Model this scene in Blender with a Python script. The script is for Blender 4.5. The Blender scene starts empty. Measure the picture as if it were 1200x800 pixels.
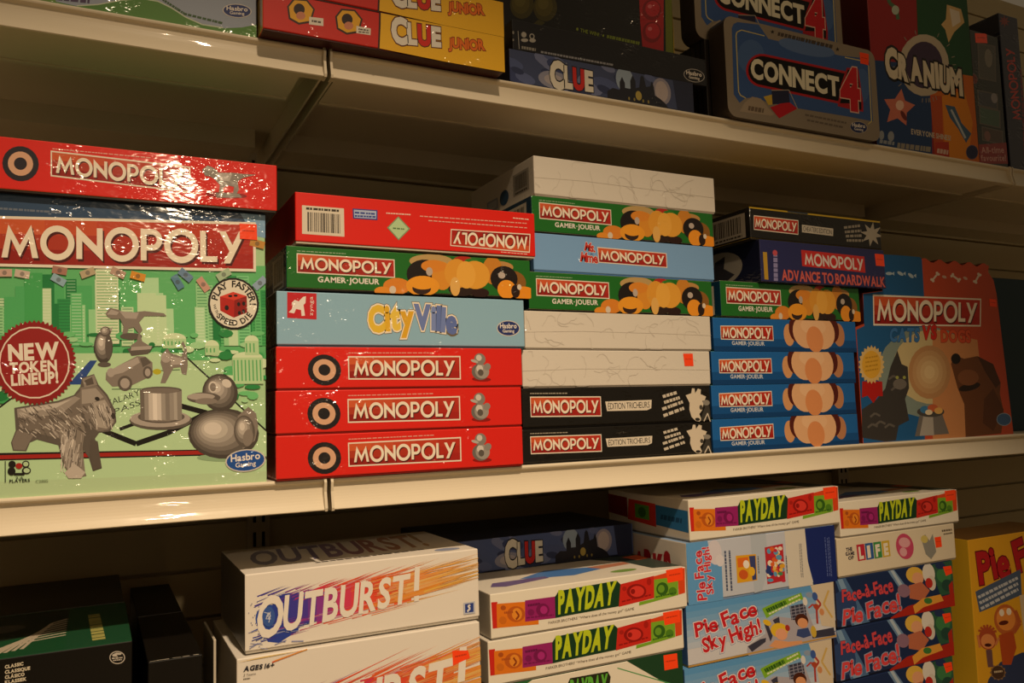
import bpy, bmesh, math, random
import numpy as np
from mathutils import Matrix, Vector
from mathutils.geometry import tessellate_polygon

SC = bpy.context.scene
COL = SC.collection
ZB = 1.0                      # eye level of the photographer above the shop floor
random.seed(7)

# ------------------------------------------------------------------ camera
cam_d = bpy.data.cameras.new('camera')
cam_d.sensor_width = 36.0
cam_d.lens = 968 / 1200 * 36.0
cam_d.clip_start = 0.05
cam = bpy.data.objects.new('camera', cam_d)
COL.objects.link(cam)
YAW, PIT, ROL = [math.radians(a) for a in (27.0, 4.75, -1.68)]
fwd = Vector((math.sin(YAW) * math.cos(PIT), math.cos(YAW) * math.cos(PIT), math.sin(PIT)))
r0 = Vector((math.cos(YAW), -math.sin(YAW), 0))
u0 = r0.cross(fwd)
rgt = r0 * math.cos(ROL) + u0 * math.sin(ROL)
upv = rgt.cross(fwd)
M = Matrix((rgt, upv, -fwd)).transposed().to_4x4()
M.translation = Vector((0, -1.25, ZB))
cam.matrix_world = M
SC.camera = cam

# ------------------------------------------------------------------ light
SC.view_settings.view_transform = 'Standard'
SC.view_settings.look = 'None'
SC.view_settings.gamma = 1.0
SC.view_settings.use_curve_mapping = False
SC.view_settings.exposure = 0.0
wd = bpy.data.worlds.new('shop_air')
SC.world = wd
wd.use_nodes = True
wd.node_tree.nodes['Background'].inputs[0].default_value = (1.0, 0.76, 0.47, 1)
wd.node_tree.nodes['Background'].inputs[1].default_value = 0.105

def spot(name, loc, aim, watts, size, blend, radius, col=(1.0, 0.77, 0.50)):
    d = bpy.data.lights.new(name, 'SPOT')
    d.energy = watts; d.spot_size = math.radians(size); d.spot_blend = blend
    d.shadow_soft_size = radius; d.color = col
    o = bpy.data.objects.new(name, d); COL.objects.link(o)
    o.location = loc
    o.rotation_euler = (Vector(aim) - Vector(loc)).to_track_quat('-Z', 'Y').to_euler()
    return o
key = spot('ceiling_and_fill_spot', (0.35, -1.90, ZB + 2.30), (0.32, 0.0, ZB - 1.08), 405, 45, 1.0, 0.055, (1.0, 0.76, 0.51))
spot('ceiling_and_fill_spot', (0.50, -2.60, ZB + 2.30), (0.50, -2.3, 0.0), 420, 56, 1.0, 0.08, (1.0, 0.76, 0.48))  # added fill: lights the floor so its bounce brightens the shelf undersides
key.scale = (1.75, 1, 1)       # oval beam along the shelves
spot('ceiling_and_fill_spot', (0.60, -5.20, ZB + 1.75), (0.55, 0.0, ZB - 0.35), 150, 32, 1.0, 0.08, (1.0, 0.75, 0.48))  # added low, distant fill reaching boxes set back under the shelves
spot('ceiling_and_fill_spot', (1.60, -1.9, ZB + 2.20), (1.45, 0.0, ZB + 0.75), 26, 34, 1.0, 0.05, (1.0, 0.70, 0.40))

# ------------------------------------------------------------------ materials
def lin(h):
    h = h.lstrip('#')
    out = []
    for i in (0, 2, 4):
        c = int(h[i:i + 2], 16) / 255
        out.append(c / 12.92 if c <= 0.04045 else ((c + 0.055) / 1.055) ** 2.4)
    return (*out, 1)
MATS = {}
def mat(h, kind='card'):
    key = (h, kind)
    if key in MATS: return MATS[key]
    m = bpy.data.materials.new('%s_%s' % (kind, h.lstrip('#')))
    m.use_nodes = True
    nt = m.node_tree; b = nt.nodes['Principled BSDF']
    b.inputs['Base Color'].default_value = lin(h)
    b.inputs['Roughness'].default_value = {'card': .42, 'wrap': .45, 'paint': .33, 'tin': .38, 'matte': .8, 'gloss': .18}[kind]
    b.inputs['Specular IOR Level'].default_value = .2
    if kind in ('wrap', 'gloss'):
        tc = nt.nodes.new('ShaderNodeNewGeometry'); mp = nt.nodes.new('ShaderNodeMapping')
        no = nt.nodes.new('ShaderNodeTexNoise'); bu = nt.nodes.new('ShaderNodeBump')
        mp.inputs['Scale'].default_value = (1.0, 1.0, 2.2)
        no.inputs['Scale'].default_value = 60; no.inputs['Detail'].default_value = 0.0; no.inputs['Roughness'].default_value = .5; no.inputs['Distortion'].default_value = 1.2
        bu.inputs['Strength'].default_value = 1.0; bu.inputs['Distance'].default_value = .0065
        nt.links.new(tc.outputs['Position'], mp.inputs[0]); nt.links.new(mp.outputs[0], no.inputs['Vector'])
        nt.links.new(no.outputs['Fac'], bu.inputs['Height']); nt.links.new(bu.outputs[0], b.inputs['Coat Normal'])
        b.inputs['Coat Weight'].default_value = .9; b.inputs['Coat Roughness'].default_value = .09; b.inputs['Coat IOR'].default_value = 1.5
        n2 = nt.nodes.new('ShaderNodeTexNoise'); n2.inputs['Scale'].default_value = 17; n2.inputs['Detail'].default_value = 1.5
        mr = nt.nodes.new('ShaderNodeMapRange'); mr.inputs[1].default_value = .53; mr.inputs[2].default_value = .74; mr.inputs[3].default_value = .04; mr.inputs[4].default_value = 1.0
        nt.links.new(tc.outputs['Position'], n2.inputs['Vector']); nt.links.new(n2.outputs['Fac'], mr.inputs[0]); nt.links.new(mr.outputs[0], bu.inputs['Strength'])
    if kind == 'card':
        b.inputs['Coat Weight'].default_value = .15; b.inputs['Coat Roughness'].default_value = .2
    if kind == 'paint':
        tc = nt.nodes.new('ShaderNodeTexCoord'); no = nt.nodes.new('ShaderNodeTexNoise'); bu = nt.nodes.new('ShaderNodeBump')
        mp = nt.nodes.new('ShaderNodeMapping'); mp.inputs['Scale'].default_value = (22, 22, 90)
        no.inputs['Scale'].default_value = 1.0; no.inputs['Detail'].default_value = 1.0
        bu.inputs['Strength'].default_value = .5; bu.inputs['Distance'].default_value = .0016
        nt.links.new(tc.outputs['Object'], mp.inputs[0]); nt.links.new(mp.outputs[0], no.inputs['Vector'])
        nt.links.new(no.outputs['Fac'], bu.inputs['Height']); nt.links.new(bu.outputs[0], b.inputs['Coat Normal'])
        b.inputs['Coat Weight'].default_value = .3; b.inputs['Coat Roughness'].default_value = .06; b.inputs['Specular IOR Level'].default_value = .08
    if kind == 'tin': b.inputs['Metallic'].default_value = .25
    MATS[key] = m
    return m

# ------------------------------------------------------------------ objects
def thing(name, label, cat, loc, group=None, kind=None):
    o = bpy.data.objects.new(name, None); COL.objects.link(o)
    o.empty_display_size = .05
    o.location = loc
    o['label'] = label; o['category'] = cat
    if group: o['group'] = group
    if kind: o['kind'] = kind
    return o
def mesh_obj(name, verts, faces, mats, idx, parent=None, label=None, kind=None, loc=None):
    me = bpy.data.meshes.new(name)
    me.from_pydata([tuple(v) for v in verts], [], faces)
    for m in mats: me.materials.append(m)
    if idx is not None:
        for p, i in zip(me.polygons, idx): p.material_index = i
    me.update()
    o = bpy.data.objects.new(name, me); COL.objects.link(o)
    if parent: o.parent = parent
    if label: o['label'] = label
    if kind: o['kind'] = kind
    if loc: o.location = loc
    return o
def block_bm(lo, hi, bev=0.0):
    bm = bmesh.new()
    bmesh.ops.create_cube(bm, size=1.0)
    for v in bm.verts:
        v.co = Vector([lo[i] if v.co[i] < 0 else hi[i] for i in range(3)])
    if bev:
        bmesh.ops.bevel(bm, geom=bm.edges[:], offset=bev, segments=2, affect='EDGES', profile=.5)
    return bm
def bm_obj(name, bm, mats, parent=None, pick=None, label=None, kind=None, loc=None):
    me = bpy.data.meshes.new(name)
    bm.normal_update()
    if pick:
        for f in bm.faces: f.material_index = pick(f.normal)
    bm.to_mesh(me); bm.free()
    for m in mats: me.materials.append(m)
    o = bpy.data.objects.new(name, me); COL.objects.link(o)
    if parent: o.parent = parent
    if label: o['label'] = label
    if kind: o['kind'] = kind
    if loc: o.location = loc
    return o
def blocks_obj(name, boxes, m, parent=None, bev=0.0, label=None, kind=None, loc=None):
    bm = bmesh.new()
    for lo, hi in boxes:
        b2 = block_bm(lo, hi, bev)
        me = bpy.data.meshes.new('t'); b2.to_mesh(me); b2.free()
        bm.from_mesh(me); bpy.data.meshes.remove(me)
    return bm_obj(name, bm, [m], parent, None, label, kind, loc)

class Box:
    pass
def outline_mesh(name, pts, y0, y1, cols, kind, parent, label=None):
    """an upright carton whose front has its own outline: pts (x, z) extruded from y0 (front) to y1"""
    n = len(pts)
    v = [Vector((p[0], y0, p[1])) for p in pts] + [Vector((p[0], y1, p[1])) for p in pts]
    area = sum(pts[i][0] * pts[(i + 1) % n][1] - pts[(i + 1) % n][0] * pts[i][1] for i in range(n))
    f, idx = [], []
    tri = tessellate_polygon([[Vector((p[0], p[1], 0)) for p in pts]])
    for t in tri:
        a = list(t)
        s = (pts[a[1]][0] - pts[a[0]][0]) * (pts[a[2]][1] - pts[a[0]][1]) - (pts[a[2]][0] - pts[a[0]][0]) * (pts[a[1]][1] - pts[a[0]][1])
        if s < 0: a.reverse()
        f.append(a); idx.append(0)
        f.append([i + n for i in reversed(a)]); idx.append(1)
    for i in range(n):
        j = (i + 1) % n
        q = [i, i + n, j + n, j]
        if area < 0: q.reverse()
        f.append(q); idx.append(1)
    return mesh_obj(name, v, f, [mat(cols[0], kind), mat(cols[1], kind)], idx, parent, label)

def box(name, label, x0, x1, z0, z1, y, depth, front, left=None, top=None, tray='#d8d0c2', kind='card', group=None, cat='board game', outline=None, bev=.0016):
    B = Box()
    B.W, B.H, B.D = x1 - x0, z1 - z0, depth
    B.kind = kind
    B.root = thing(name, label, cat, ((x0 + x1) / 2, y + depth / 2, z0 + ZB), group)
    W, H, D = B.W, B.H, depth
    left = left or front; top = top or front
    if outline:
        pts = [(u - W / 2, v) for u, v in outline(W, H)]
        outline_mesh('carton', pts, -D / 2, D / 2, (front, left), kind, B.root)
        return B
    ms = [mat(front, kind), mat(left, kind), mat(top, kind)]
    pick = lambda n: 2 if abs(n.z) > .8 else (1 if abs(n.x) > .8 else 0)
    if tray:
        t = max(.0025, H * .035)
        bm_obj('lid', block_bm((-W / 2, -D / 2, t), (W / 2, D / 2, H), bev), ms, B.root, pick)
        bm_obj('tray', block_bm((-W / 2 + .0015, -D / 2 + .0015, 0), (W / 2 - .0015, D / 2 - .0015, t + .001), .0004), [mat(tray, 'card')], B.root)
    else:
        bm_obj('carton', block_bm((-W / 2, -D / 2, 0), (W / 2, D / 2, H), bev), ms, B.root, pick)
    return B
def clone(B, label, dx=None, x0=None, z0=None, z1=None, W=None, y=None, group=None, rz=0):
    """a second copy of the same game: the thing and each of its parts"""
    C = Box(); C.W, C.H, C.D, C.kind = B.W, B.H, B.D, B.kind      # sizes before the copy's own scale
    W = W or B.W; H = (z1 - z0) if z1 is not None else B.H
    r = B.root.copy(); COL.objects.link(r)
    r.location = (x0 + W / 2, (y + B.D / 2) if y is not None else B.root.location.y, z0 + ZB)
    r.scale = (W / B.W, 1, H / B.H)
    r.rotation_euler = (0, 0, rz)
    r['label'] = label
    if group: r['group'] = group
    for ch in B.root.children:
        c = ch.copy(); COL.objects.link(c); c.parent = r
        for g in ch.children:
            d = g.copy(); COL.objects.link(d); d.parent = c
    C.root = r
    return C

# ------------------------------------------------------------------ lettering
GL = {}
def glyph(ch, bold):
    key = (ch, round(bold, 4))
    if key in GL: return GL[key]
    if ('cap', 0) not in GL and ch != 'H':
        GL[('cap', 0)] = None
        GL[('cap', 0)] = raw_glyph('H', 0)[0][:, 1].max()
    v, f = raw_glyph(ch, bold)
    cap = GL.get(('cap', 0)) or 0.73
    GL[key] = (v / cap, f)
    return GL[key]
def raw_glyph(ch, bold):
    cu = bpy.data.curves.new('g', 'FONT')
    cu.body = ch; cu.offset = bold; cu.dimensions = '2D'; cu.fill_mode = 'FRONT'; cu.resolution_u = 3
    o = bpy.data.objects.new('g', cu); COL.objects.link(o)
    dg = bpy.context.evaluated_depsgraph_get()
    dg.update()
    me = bpy.data.meshes.new_from_object(o.evaluated_get(dg))
    v = np.array([tuple(p.co)[:2] for p in me.vertices]) if len(me.vertices) else np.zeros((1, 2))
    f = [list(p.vertices) for p in me.polygons]
    bpy.data.meshes.remove(me); bpy.data.objects.remove(o); bpy.data.curves.remove(cu)
    return v, f
def arc(cx, cy, r, a0, a1, n):
    return [(cx + r * math.cos(math.radians(a0 + (a1 - a0) * i / n)), cy + r * math.sin(math.radians(a0 + (a1 - a0) * i / n))) for i in range(n + 1)]
def strip(outer, inner):
    n = len(outer); v = list(outer) + list(inner)
    return v, [[i, i + 1, n + i + 1, n + i] for i in range(n - 1)]
def geo(ch):
    """wide geometric capitals"""
    if ch == 'O': return strip(arc(.55, .5, .56, 0, 360, 28), arc(.55, .5, .36, 0, 360, 28))
    if ch == 'P':
        v, f = strip([(.19, 1.02)] + arc(.36, .67, .35, 90, -90, 14) + [(.19, .32)], [(.19, .84)] + arc(.36, .67, .17, 90, -90, 14) + [(.19, .50)])
        n = len(v); v += [(0, 0), (.19, 0), (.19, 1.02), (0, 1.02)]; f.append([n, n + 1, n + 2, n + 3]); return v, f
    P = {'M': [[(0, 0), (.2, 0), (.31, .60), (.60, .02), (.89, .60), (1.0, 0), (1.2, 0), (.97, 1.06), (.60, .40), (.23, 1.06)]],
         'N': [[(0, 0), (.19, 0), (.19, .58), (.86, -.06), (.86, 1), (.67, 1), (.67, .42), (0, 1.06)]],
         'L': [[(0, 0), (.56, 0), (.56, .18), (.19, .18), (.19, 1), (0, 1)]],
         'Y': [[(.14, -.04), (.36, -.04), (.88, 1), (.66, 1), (.44, .56), (.22, 1), (0, 1), (.34, .36)]]}[ch]
    v, f = [], []
    for p in P:
        k = len(v); v += p
        for t in tessellate_polygon([[Vector((a, b, 0)) for a, b in p]]): f.append([k + i for i in t])
    return v, f

# ------------------------------------------------------------------ printing on faces
def homog(src, dst):
    A, b = [], []
    for (x, y), (u, v) in zip(src, dst):
        A.append([x, y, 1, 0, 0, 0, -u * x, -u * y]); b.append(u)
        A.append([0, 0, 0, x, y, 1, -v * x, -v * y]); b.append(v)
    h = np.linalg.solve(np.array(A, float), np.array(b, float))
    return np.append(h, 1).reshape(3, 3)
class Face:
    """one printed side of a box. quad: bottom-left, bottom-right, top-right, top-left corners of that side in the
    units its print is measured in (default: 0..1 across, 0..1 downwards)"""
    def __init__(s, B, side='front', quad=None):
        W, H, D = B.W, B.H, B.D
        s.B = B; s.layer = 0
        if side == 'front': s.O, s.U, s.V, s.N, s.w, s.h = Vector((-W / 2, -D / 2, 0)), Vector((1, 0, 0)), Vector((0, 0, 1)), Vector((0, -1, 0)), W, H
        if side == 'left': s.O, s.U, s.V, s.N, s.w, s.h = Vector((-W / 2, D / 2, 0)), Vector((0, -1, 0)), Vector((0, 0, 1)), Vector((-1, 0, 0)), D, H
        if side == 'top': s.O, s.U, s.V, s.N, s.w, s.h = Vector((-W / 2, -D / 2, H)), Vector((1, 0, 0)), Vector((0, 1, 0)), Vector((0, 0, 1)), W, D
        quad = quad or [(0, 1), (1, 1), (1, 0), (0, 0)]
        s.Hm = homog(quad, [(0, 0), (s.w, 0), (s.w, s.h), (0, s.h)])
    def uv(s, p):
        q = s.Hm @ np.array([p[0], p[1], 1.0])
        return q[0] / q[2], q[1] / q[2]
    def part(s, name, label=None): return Sheet(s, name, label)
def clip(poly, w, h):
    for ax, lim, sg in ((0, 0, 1), (0, w, -1), (1, 0, 1), (1, h, -1)):
        out = []
        for i in range(len(poly)):
            a, b = poly[i], poly[(i + 1) % len(poly)]
            da, db = sg * (a[ax] - lim), sg * (b[ax] - lim)
            if da >= 0: out.append(a)
            if (da < 0) != (db < 0):
                t = da / (da - db); out.append((a[0] + (b[0] - a[0]) * t, a[1] + (b[1] - a[1]) * t))
        poly = out
        if len(poly) < 3: return []
    return poly
class Sheet:
    def __init__(s, F, name, label): s.F, s.name, s.label = F, name, label; s.v, s.f, s.i, s.m = [], [], [], []
    def _mi(s, col):
        m = mat(col, s.F.B.kind)
        if m not in s.m: s.m.append(m)
        return s.m.index(m)
    def _add(s, uvs, faces, col):
        F = s.F; k = len(s.v); d = .00015 + F.layer * 2.5e-6; mi = s._mi(col)
        for u, v in uvs: s.v.append(F.O + F.U * u + F.V * v + F.N * d)
        for f in faces:
            a = [uvs[i] for i in f]
            ar = sum(a[i][0] * a[(i + 1) % len(a)][1] - a[(i + 1) % len(a)][0] * a[i][1] for i in range(len(a)))
            f = [k + i for i in f]
            s.f.append(f if ar > 0 else f[::-1]); s.i.append(mi)
    def poly(s, pts, col):
        s.F.layer += 1
        uv = clip([s.F.uv(p) for p in pts], s.F.w, s.F.h)
        if len(uv) < 3: return s
        if len(uv) == 4 or len(uv) == 3: s._add(uv, [list(range(len(uv)))], col)
        else: s._add(uv, [list(t) for t in tessellate_polygon([[Vector((a, b, 0)) for a, b in uv]])], col)
        return s
    def rect(s, x0, y0, x1, y1, col): return s.poly([(x0, y0), (x1, y0), (x1, y1), (x0, y1)], col)
    def ell(s, cx, cy, rx, ry, col, rot=0, n=22):
        c, q = math.cos(math.radians(rot)), math.sin(math.radians(rot))
        return s.poly([(cx + rx * math.cos(t) * c - ry * math.sin(t) * q, cy + rx * math.cos(t) * q + ry * math.sin(t) * c) for t in [2 * math.pi * i / n for i in range(n)]], col)
    def shade(s, cx, cy, rx, ry, c0, c1, n=6, dx=-.25, dy=-.3, rot=0, k=.25):
        for i in range(n):
            t = i / (n - 1)
            s.ell(cx + dx * rx * t, cy + dy * ry * t, rx * (1 - (1 - k) * t), ry * (1 - (1 - k) * t), mix(c0, c1, t), rot)
        return s
    def star(s, cx, cy, r0, r1, n, col, rot=-90, sy=1):
        return s.poly([(cx + (r0 if i % 2 == 0 else r1) * math.cos(math.radians(rot + i * 180 / n)), cy + sy * (r0 if i % 2 == 0 else r1) * math.sin(math.radians(rot + i * 180 / n))) for i in range(2 * n)], col)
    def line(s, pts, w, col):
        for (x0, y0), (x1, y1) in zip(pts, pts[1:]):
            L = math.hypot(x1 - x0, y1 - y0) or 1
            nx, ny = -(y1 - y0) / L * w / 2, (x1 - x0) / L * w / 2
            s.poly([(x0 + nx, y0 + ny), (x1 + nx, y1 + ny), (x1 - nx, y1 - ny), (x0 - nx, y0 - ny)], col)
        return s
    def bars(s, a, b, w, col, n=9, seed=1):
        """a line of print too small to read"""
        rnd = random.Random(seed); t = 0
        while t < .98:
            l = rnd.uniform(.5, 1.4) / n
            t1 = min(1, t + l * .8)
            s.line([(a[0] + (b[0] - a[0]) * t, a[1] + (b[1] - a[1]) * t), (a[0] + (b[0] - a[0]) * t1, a[1] + (b[1] - a[1]) * t1)], w, col)
            t += l
        return s
    def text(s, txt, bl, br, tr, tl, col, bold=.0, gap=.09, font=None, jit=None, back=None, extra=.03, cols=None, back2=None, extra2=.06):
        pen, lay = 0, []
        for i, ch in enumerate(txt):
            if ch == ' ': pen += .32; continue
            v, f = geo(ch) if font else glyph(ch, bold)
            v = np.array(v, float)
            x0, x1 = v[:, 0].min(), v[:, 0].max()
            lay.append((i, ch, pen - x0, x0, x1)); pen += (x1 - x0) + gap
        tot = pen - gap
        def put(colour, bd, dy=0):
            s.F.layer += 1
            for n_, (i, ch, ox, x0, x1) in enumerate(lay):
                v, f = geo(ch) if font else glyph(ch, bd)
                v = np.array(v, float).copy(); v[:, 0] += ox
                if jit:
                    jx, jy, rot, sc = jit(n_, len(lay))
                    cx, cy = ox + (x0 + x1) / 2, .5
                    r = math.radians(rot); p = (v - [cx, cy]) * sc
                    v = np.stack([p[:, 0] * math.cos(r) - p[:, 1] * math.sin(r), p[:, 0] * math.sin(r) + p[:, 1] * math.cos(r)], 1) + [cx + jx, cy + jy]
                q = []
                for x, y in v:
                    u = x / tot
                    px = (bl[0] * (1 - u) + br[0] * u) * (1 - y) + (tl[0] * (1 - u) + tr[0] * u) * y
                    py = (bl[1] * (1 - u) + br[1] * u) * (1 - y) + (tl[1] * (1 - u) + tr[1] * u) * y
                    q.append(s.F.uv((px, py)))
                q = [(min(max(a, -.0005), s.F.w + .0005), min(max(b, -.0005), s.F.h + .0005)) for a, b in q]
                c = colour if isinstance(colour, str) else colour[n_ % len(colour)]
                s._add(q, f, c)
        if back2: put(back2, bold + extra2)
        if back: put(back, bold + extra)
        put(cols or col, bold)
        return s
    def arctext(s, txt, cx, cy, r, a0, a1, size, col, bold=.02, inside=False):
        """letters along a circle; angles in degrees, clockwise from the right"""
        s.F.layer += 1
        n = len(txt)
        for i, ch in enumerate(txt):
            if ch == ' ': continue
            v, f = glyph(ch, bold); v = np.array(v)
            a = math.radians(a0 + (a1 - a0) * i / (n - 1))
            c = np.array([cx + r * math.cos(a), cy + r * math.sin(a)])
            o = np.array([math.cos(a), math.sin(a)]); t = np.array([-math.sin(a), math.cos(a)])
            if inside: o, t = -o, -t
            mx = (v[:, 0].min() + v[:, 0].max()) / 2
            s._add([s.F.uv(c + t * (x - mx) * size + o * y * size) for x, y in v], f, col)
        return s
    def done(s):
        if s.v: return mesh_obj(s.name, s.v, s.f, s.m, s.i, s.F.B.root, s.label)
def bil(q, u, v):
    bl, br, tr, tl = q
    return tuple((bl[k] * (1 - u) + br[k] * u) * (1 - v) + (tl[k] * (1 - u) + tr[k] * u) * v for k in (0, 1))
def sub(q, u0, v0, u1, v1): return [bil(q, u0, v0), bil(q, u1, v0), bil(q, u1, v1), bil(q, u0, v1)]
def mix(a, b, t):
    a, b = a.lstrip('#'), b.lstrip('#')
    return '#' + ''.join('%02x' % int(int(a[i:i + 2], 16) * (1 - t) + int(b[i:i + 2], 16) * t + .5) for i in (0, 2, 4))
CREAM = '#e9dfcd'
def mono_panel(F, bl, br, tr, tl, dim=0, border=True, ux=(.035, .965), vy=(.2, .8)):
    q = [bl, br, tr, tl]
    p = F.part('title_panel', 'red panel with cream capital letters')
    if border: p.poly(q, CREAM)
    iu, iv = (.010, .055) if border else (0, 0)
    g = sub(q, iu, iv, 1 - iu, 1 - iv)
    p.poly(g, '#a8251b')
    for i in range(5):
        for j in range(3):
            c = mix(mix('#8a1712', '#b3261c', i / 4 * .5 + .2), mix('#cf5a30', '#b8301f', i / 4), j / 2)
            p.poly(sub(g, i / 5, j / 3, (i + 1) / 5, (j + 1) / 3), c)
    t = sub(q, ux[0], vy[0], ux[1], vy[1])
    o = sub(q, ux[0] + .006, vy[0] - .05, ux[1] + .006, vy[1] - .05)
    p.text('MONOPOLY', *o, '#4a0d0a', font='geo', gap=.06)
    p.text('MONOPOLY', *t, '#efe3cf', font='geo', gap=.06)
    p.done()
def badge(F, cx, cy, rx, ry, rot=0, txt=True, fill='#27356e', rim='#cfc8c0'):
    b = F.part('maker_badge', 'oval maker badge')
    b.ell(cx, cy, rx, ry, rim, rot).ell(cx, cy, rx * .93, ry * .9, fill, rot)
    if txt:
        s = math.tan(math.radians(rot))
        b.text('Hasbro', (cx - rx * .72, cy - ry * .02 - s * rx * .7), (cx + rx * .72, cy - ry * .02 + s * rx * .7), (cx + rx * .72, cy - ry * .62 + s * rx * .7), (cx - rx * .72, cy - ry * .62 - s * rx * .7), '#ece4da', .02)
        b.text('Gaming', (cx - rx * .5, cy + ry * .52 - s * rx * .5), (cx + rx * .5, cy + ry * .52 + s * rx * .5), (cx + rx * .5, cy + ry * .12 + s * rx * .5), (cx - rx * .5, cy + ry * .12 - s * rx * .5), '#ece4da', .01)
    b.done()
def sticker(F, pts, seed=1):
    p = F.part('price_sticker', 'orange price sticker')
    p.poly(pts, '#ff4a1c')
    bl, br, tr, tl = [pts[3], pts[2], pts[1], pts[0]]
    q = [bl, br, tr, tl]
    w = math.hypot(br[0] - bl[0], br[1] - bl[1])
    p.bars(bil(q, .15, .55), bil(q, .85, .55), w * .09, '#c23a18', 6, seed)
    p.done()
def barcode(F, q, seed=3, paper='#d9cfbc'):
    p = F.part('barcode', 'cream barcode label')
    p.poly(q, paper)
    rnd = random.Random(seed); u = .1
    while u < .88:
        w = rnd.choice((.012, .02, .034))
        p.poly(sub(q, u, .22, min(u + w, .9), .9), '#2b241e'); u += w + rnd.choice((.012, .02, .026))
    p.bars(bil(q, .12, .1), bil(q, .9, .1), abs(q[0][1] - q[3][1]) * .08, '#3a322a', 8, seed)
    p.done()

# ------------------------------------------------------------------ the shop shelving
CREAMPAINT = '#d8ccb4'
DEPTH = .56
def rail_profile():
    p = [(.004, 0), (-.004, 0)] + [(-.004 - .0035 * math.sin(a), -.0035 + .0035 * math.cos(a)) for a in (.5, 1.0, 1.57, 2.2, 2.8)]
    p += [(-.0015, -.009), (-.001, -.011)]
    for i in range(9):
        t = i / 8
        p.append((-.001 - .011 * t ** 2.0, -.012 - .033 * t))
    p += [(-.0125, -.0462), (-.011, -.0475), (.004, -.0475)]
    return p
def extrude_x(name, prof, x0, x1, m, parent, label=None):
    n = len(prof)
    pr = [p for p in prof]
    v = [(x0, y, z) for y, z in pr] + [(x1, y, z) for y, z in pr]
    f = [[i, (i + 1) % n, n + (i + 1) % n, n + i] for i in range(n)]
    t = tessellate_polygon([[Vector((y, z, 0)) for y, z in pr]])
    f += [list(a) for a in t] + [[n + i for i in a] for a in t]
    o = mesh_obj(name, v, f, [m], None, parent, label)
    bm = bmesh.new(); bm.from_mesh(o.data); bmesh.ops.recalc_face_normals(bm, faces=bm.faces[:]); bm.to_mesh(o.data); bm.free()
    return o
def shelf(label, x0, x1, z, group='metal shop shelves'):
    r = thing('metal_shelf', label, 'shelf', ((x0 + x1) / 2, DEPTH / 2, z + ZB - .05), group)
    pm = mat(CREAMPAINT, 'paint')
    W = x1 - x0; cx = -W / 2; oz = .05; oy = -DEPTH / 2
    sh = lambda bs: [((a[0] + cx, a[1] + oy, a[2] + oz), (b[0] + cx, b[1] + oy, b[2] + oz)) for a, b in bs]
    blocks_obj('deck', sh([((.002, .0045, -.004), (W - .002, DEPTH - .01, 0))]), pm, r)
    o = extrude_x('price_rail', [(y + oy, zz + oz) for y, zz in rail_profile()], cx + .004, cx + W - .004, pm, r)
    for xx in (0, W - .004):
        pts = [(.004, .0)] + [(-.010, .0), (-.013, -.006), (-.011, -.02), (-.0165, -.044), (-.015, -.0485), (.004, -.0485)]
        extrude_x('end_cap', [(y + oy, zz + oz) for y, zz in pts], cx + xx, cx + xx + .004, pm, r)
    blocks_obj('front_channel', sh([((.009, .0045, -.0470), (W - .038, .105, -.0445)), ((.009, .103, -.0445), (W - .038, .105, -.004)), ((.009, .097, -.0495), (W - .038, .105, -.0472))]), pm, r)
    blocks_obj('rear_channel', sh([((.009, DEPTH - .16, -.040), (W - .038, DEPTH - .06, -.0375)), ((.009, DEPTH - .16, -.0375), (W - .038, DEPTH - .158, -.004)), ((.009, DEPTH - .062, -.0375), (W - .038, DEPTH - .06, -.004))]), pm, r)
    for xx in (0.004, W - .0075):
        v = [(xx + cx, y + oy, zz + oz) for y, zz in ((.006, -.004), (.006, -.046), (.12, -.047), (DEPTH, -.048), (DEPTH, -.004))]
        v += [(a + .0035, b, c) for a, b, c in v]
        f = [[0, 1, 2, 3, 4], [9, 8, 7, 6, 5]] + [[i, i + 5, (i + 1) % 5 + 5, (i + 1) % 5] for i in range(5)]
        mesh_obj('bracket', v, f, [pm], None, r)
    return r
ZU, ZM, ZL = .573, -.093, -.70
shelf('upper cream metal shelf at the left end holding the green and white box', -.90, .320, ZU)
shelf('long upper cream metal shelf under the blue tin and the four colour box', .326, 2.052, ZU)
shelf('upper cream metal shelf at far right beyond the dark gap', 2.058, 3.2, ZU)
shelf('middle cream metal shelf at left under the big upright green city box', -.90, .314, ZM)
shelf('long middle cream metal shelf under the stacks of red black and blue boxes', .320, 2.052, ZM)
shelf('middle cream metal shelf at far right mostly out of the frame', 2.058, 3.2, ZM)
shelf('bottom metal shelf at left under the upright black and green boxes', -.90, .314, ZL)
shelf('long bottom metal shelf under the white boxes and yellow box', .320, 2.052, ZL)
shelf('bottom metal shelf at far right beyond the yellow box', 2.058, 3.2, ZL)
# back panels, uprights, base and floor
slats = []
zz = -.98
while zz < 1.5:
    slats.append(((-1.2, .60, zz), (3.4, .612, zz + .090))); zz += .096
slats.append(((-1.2, .613, -.98), (3.4, .625, 1.5)))
w = blocks_obj('wall_back', slats, mat('#c2b28e', 'matte'), None, .002, 'brown slatted back panel behind the shelves', 'structure', (0, 0, ZB))
w['category'] = 'wall'
for nm, x in (('left shelf joint', .317), ('right shelf joint', 2.055), ('far left edge', -.92)):
    r = thing('shelf_upright', 'slotted metal upright behind the ' + nm, 'upright', (x, .585, ZB - .98), 'slotted uprights')
    blocks_obj('post', [((-.022, -.012, 0), (.022, .014, 2.45))], mat('#b5a68a', 'paint'), r, .001)
    blocks_obj('slots', [((-.012 + k * .018, -.0128, .06 + i * .05), (-.006 + k * .018, -.0115, .09 + i * .05)) for i in range(47) for k in (0, 1)], mat('#0c0a08', 'matte'), r)
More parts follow.
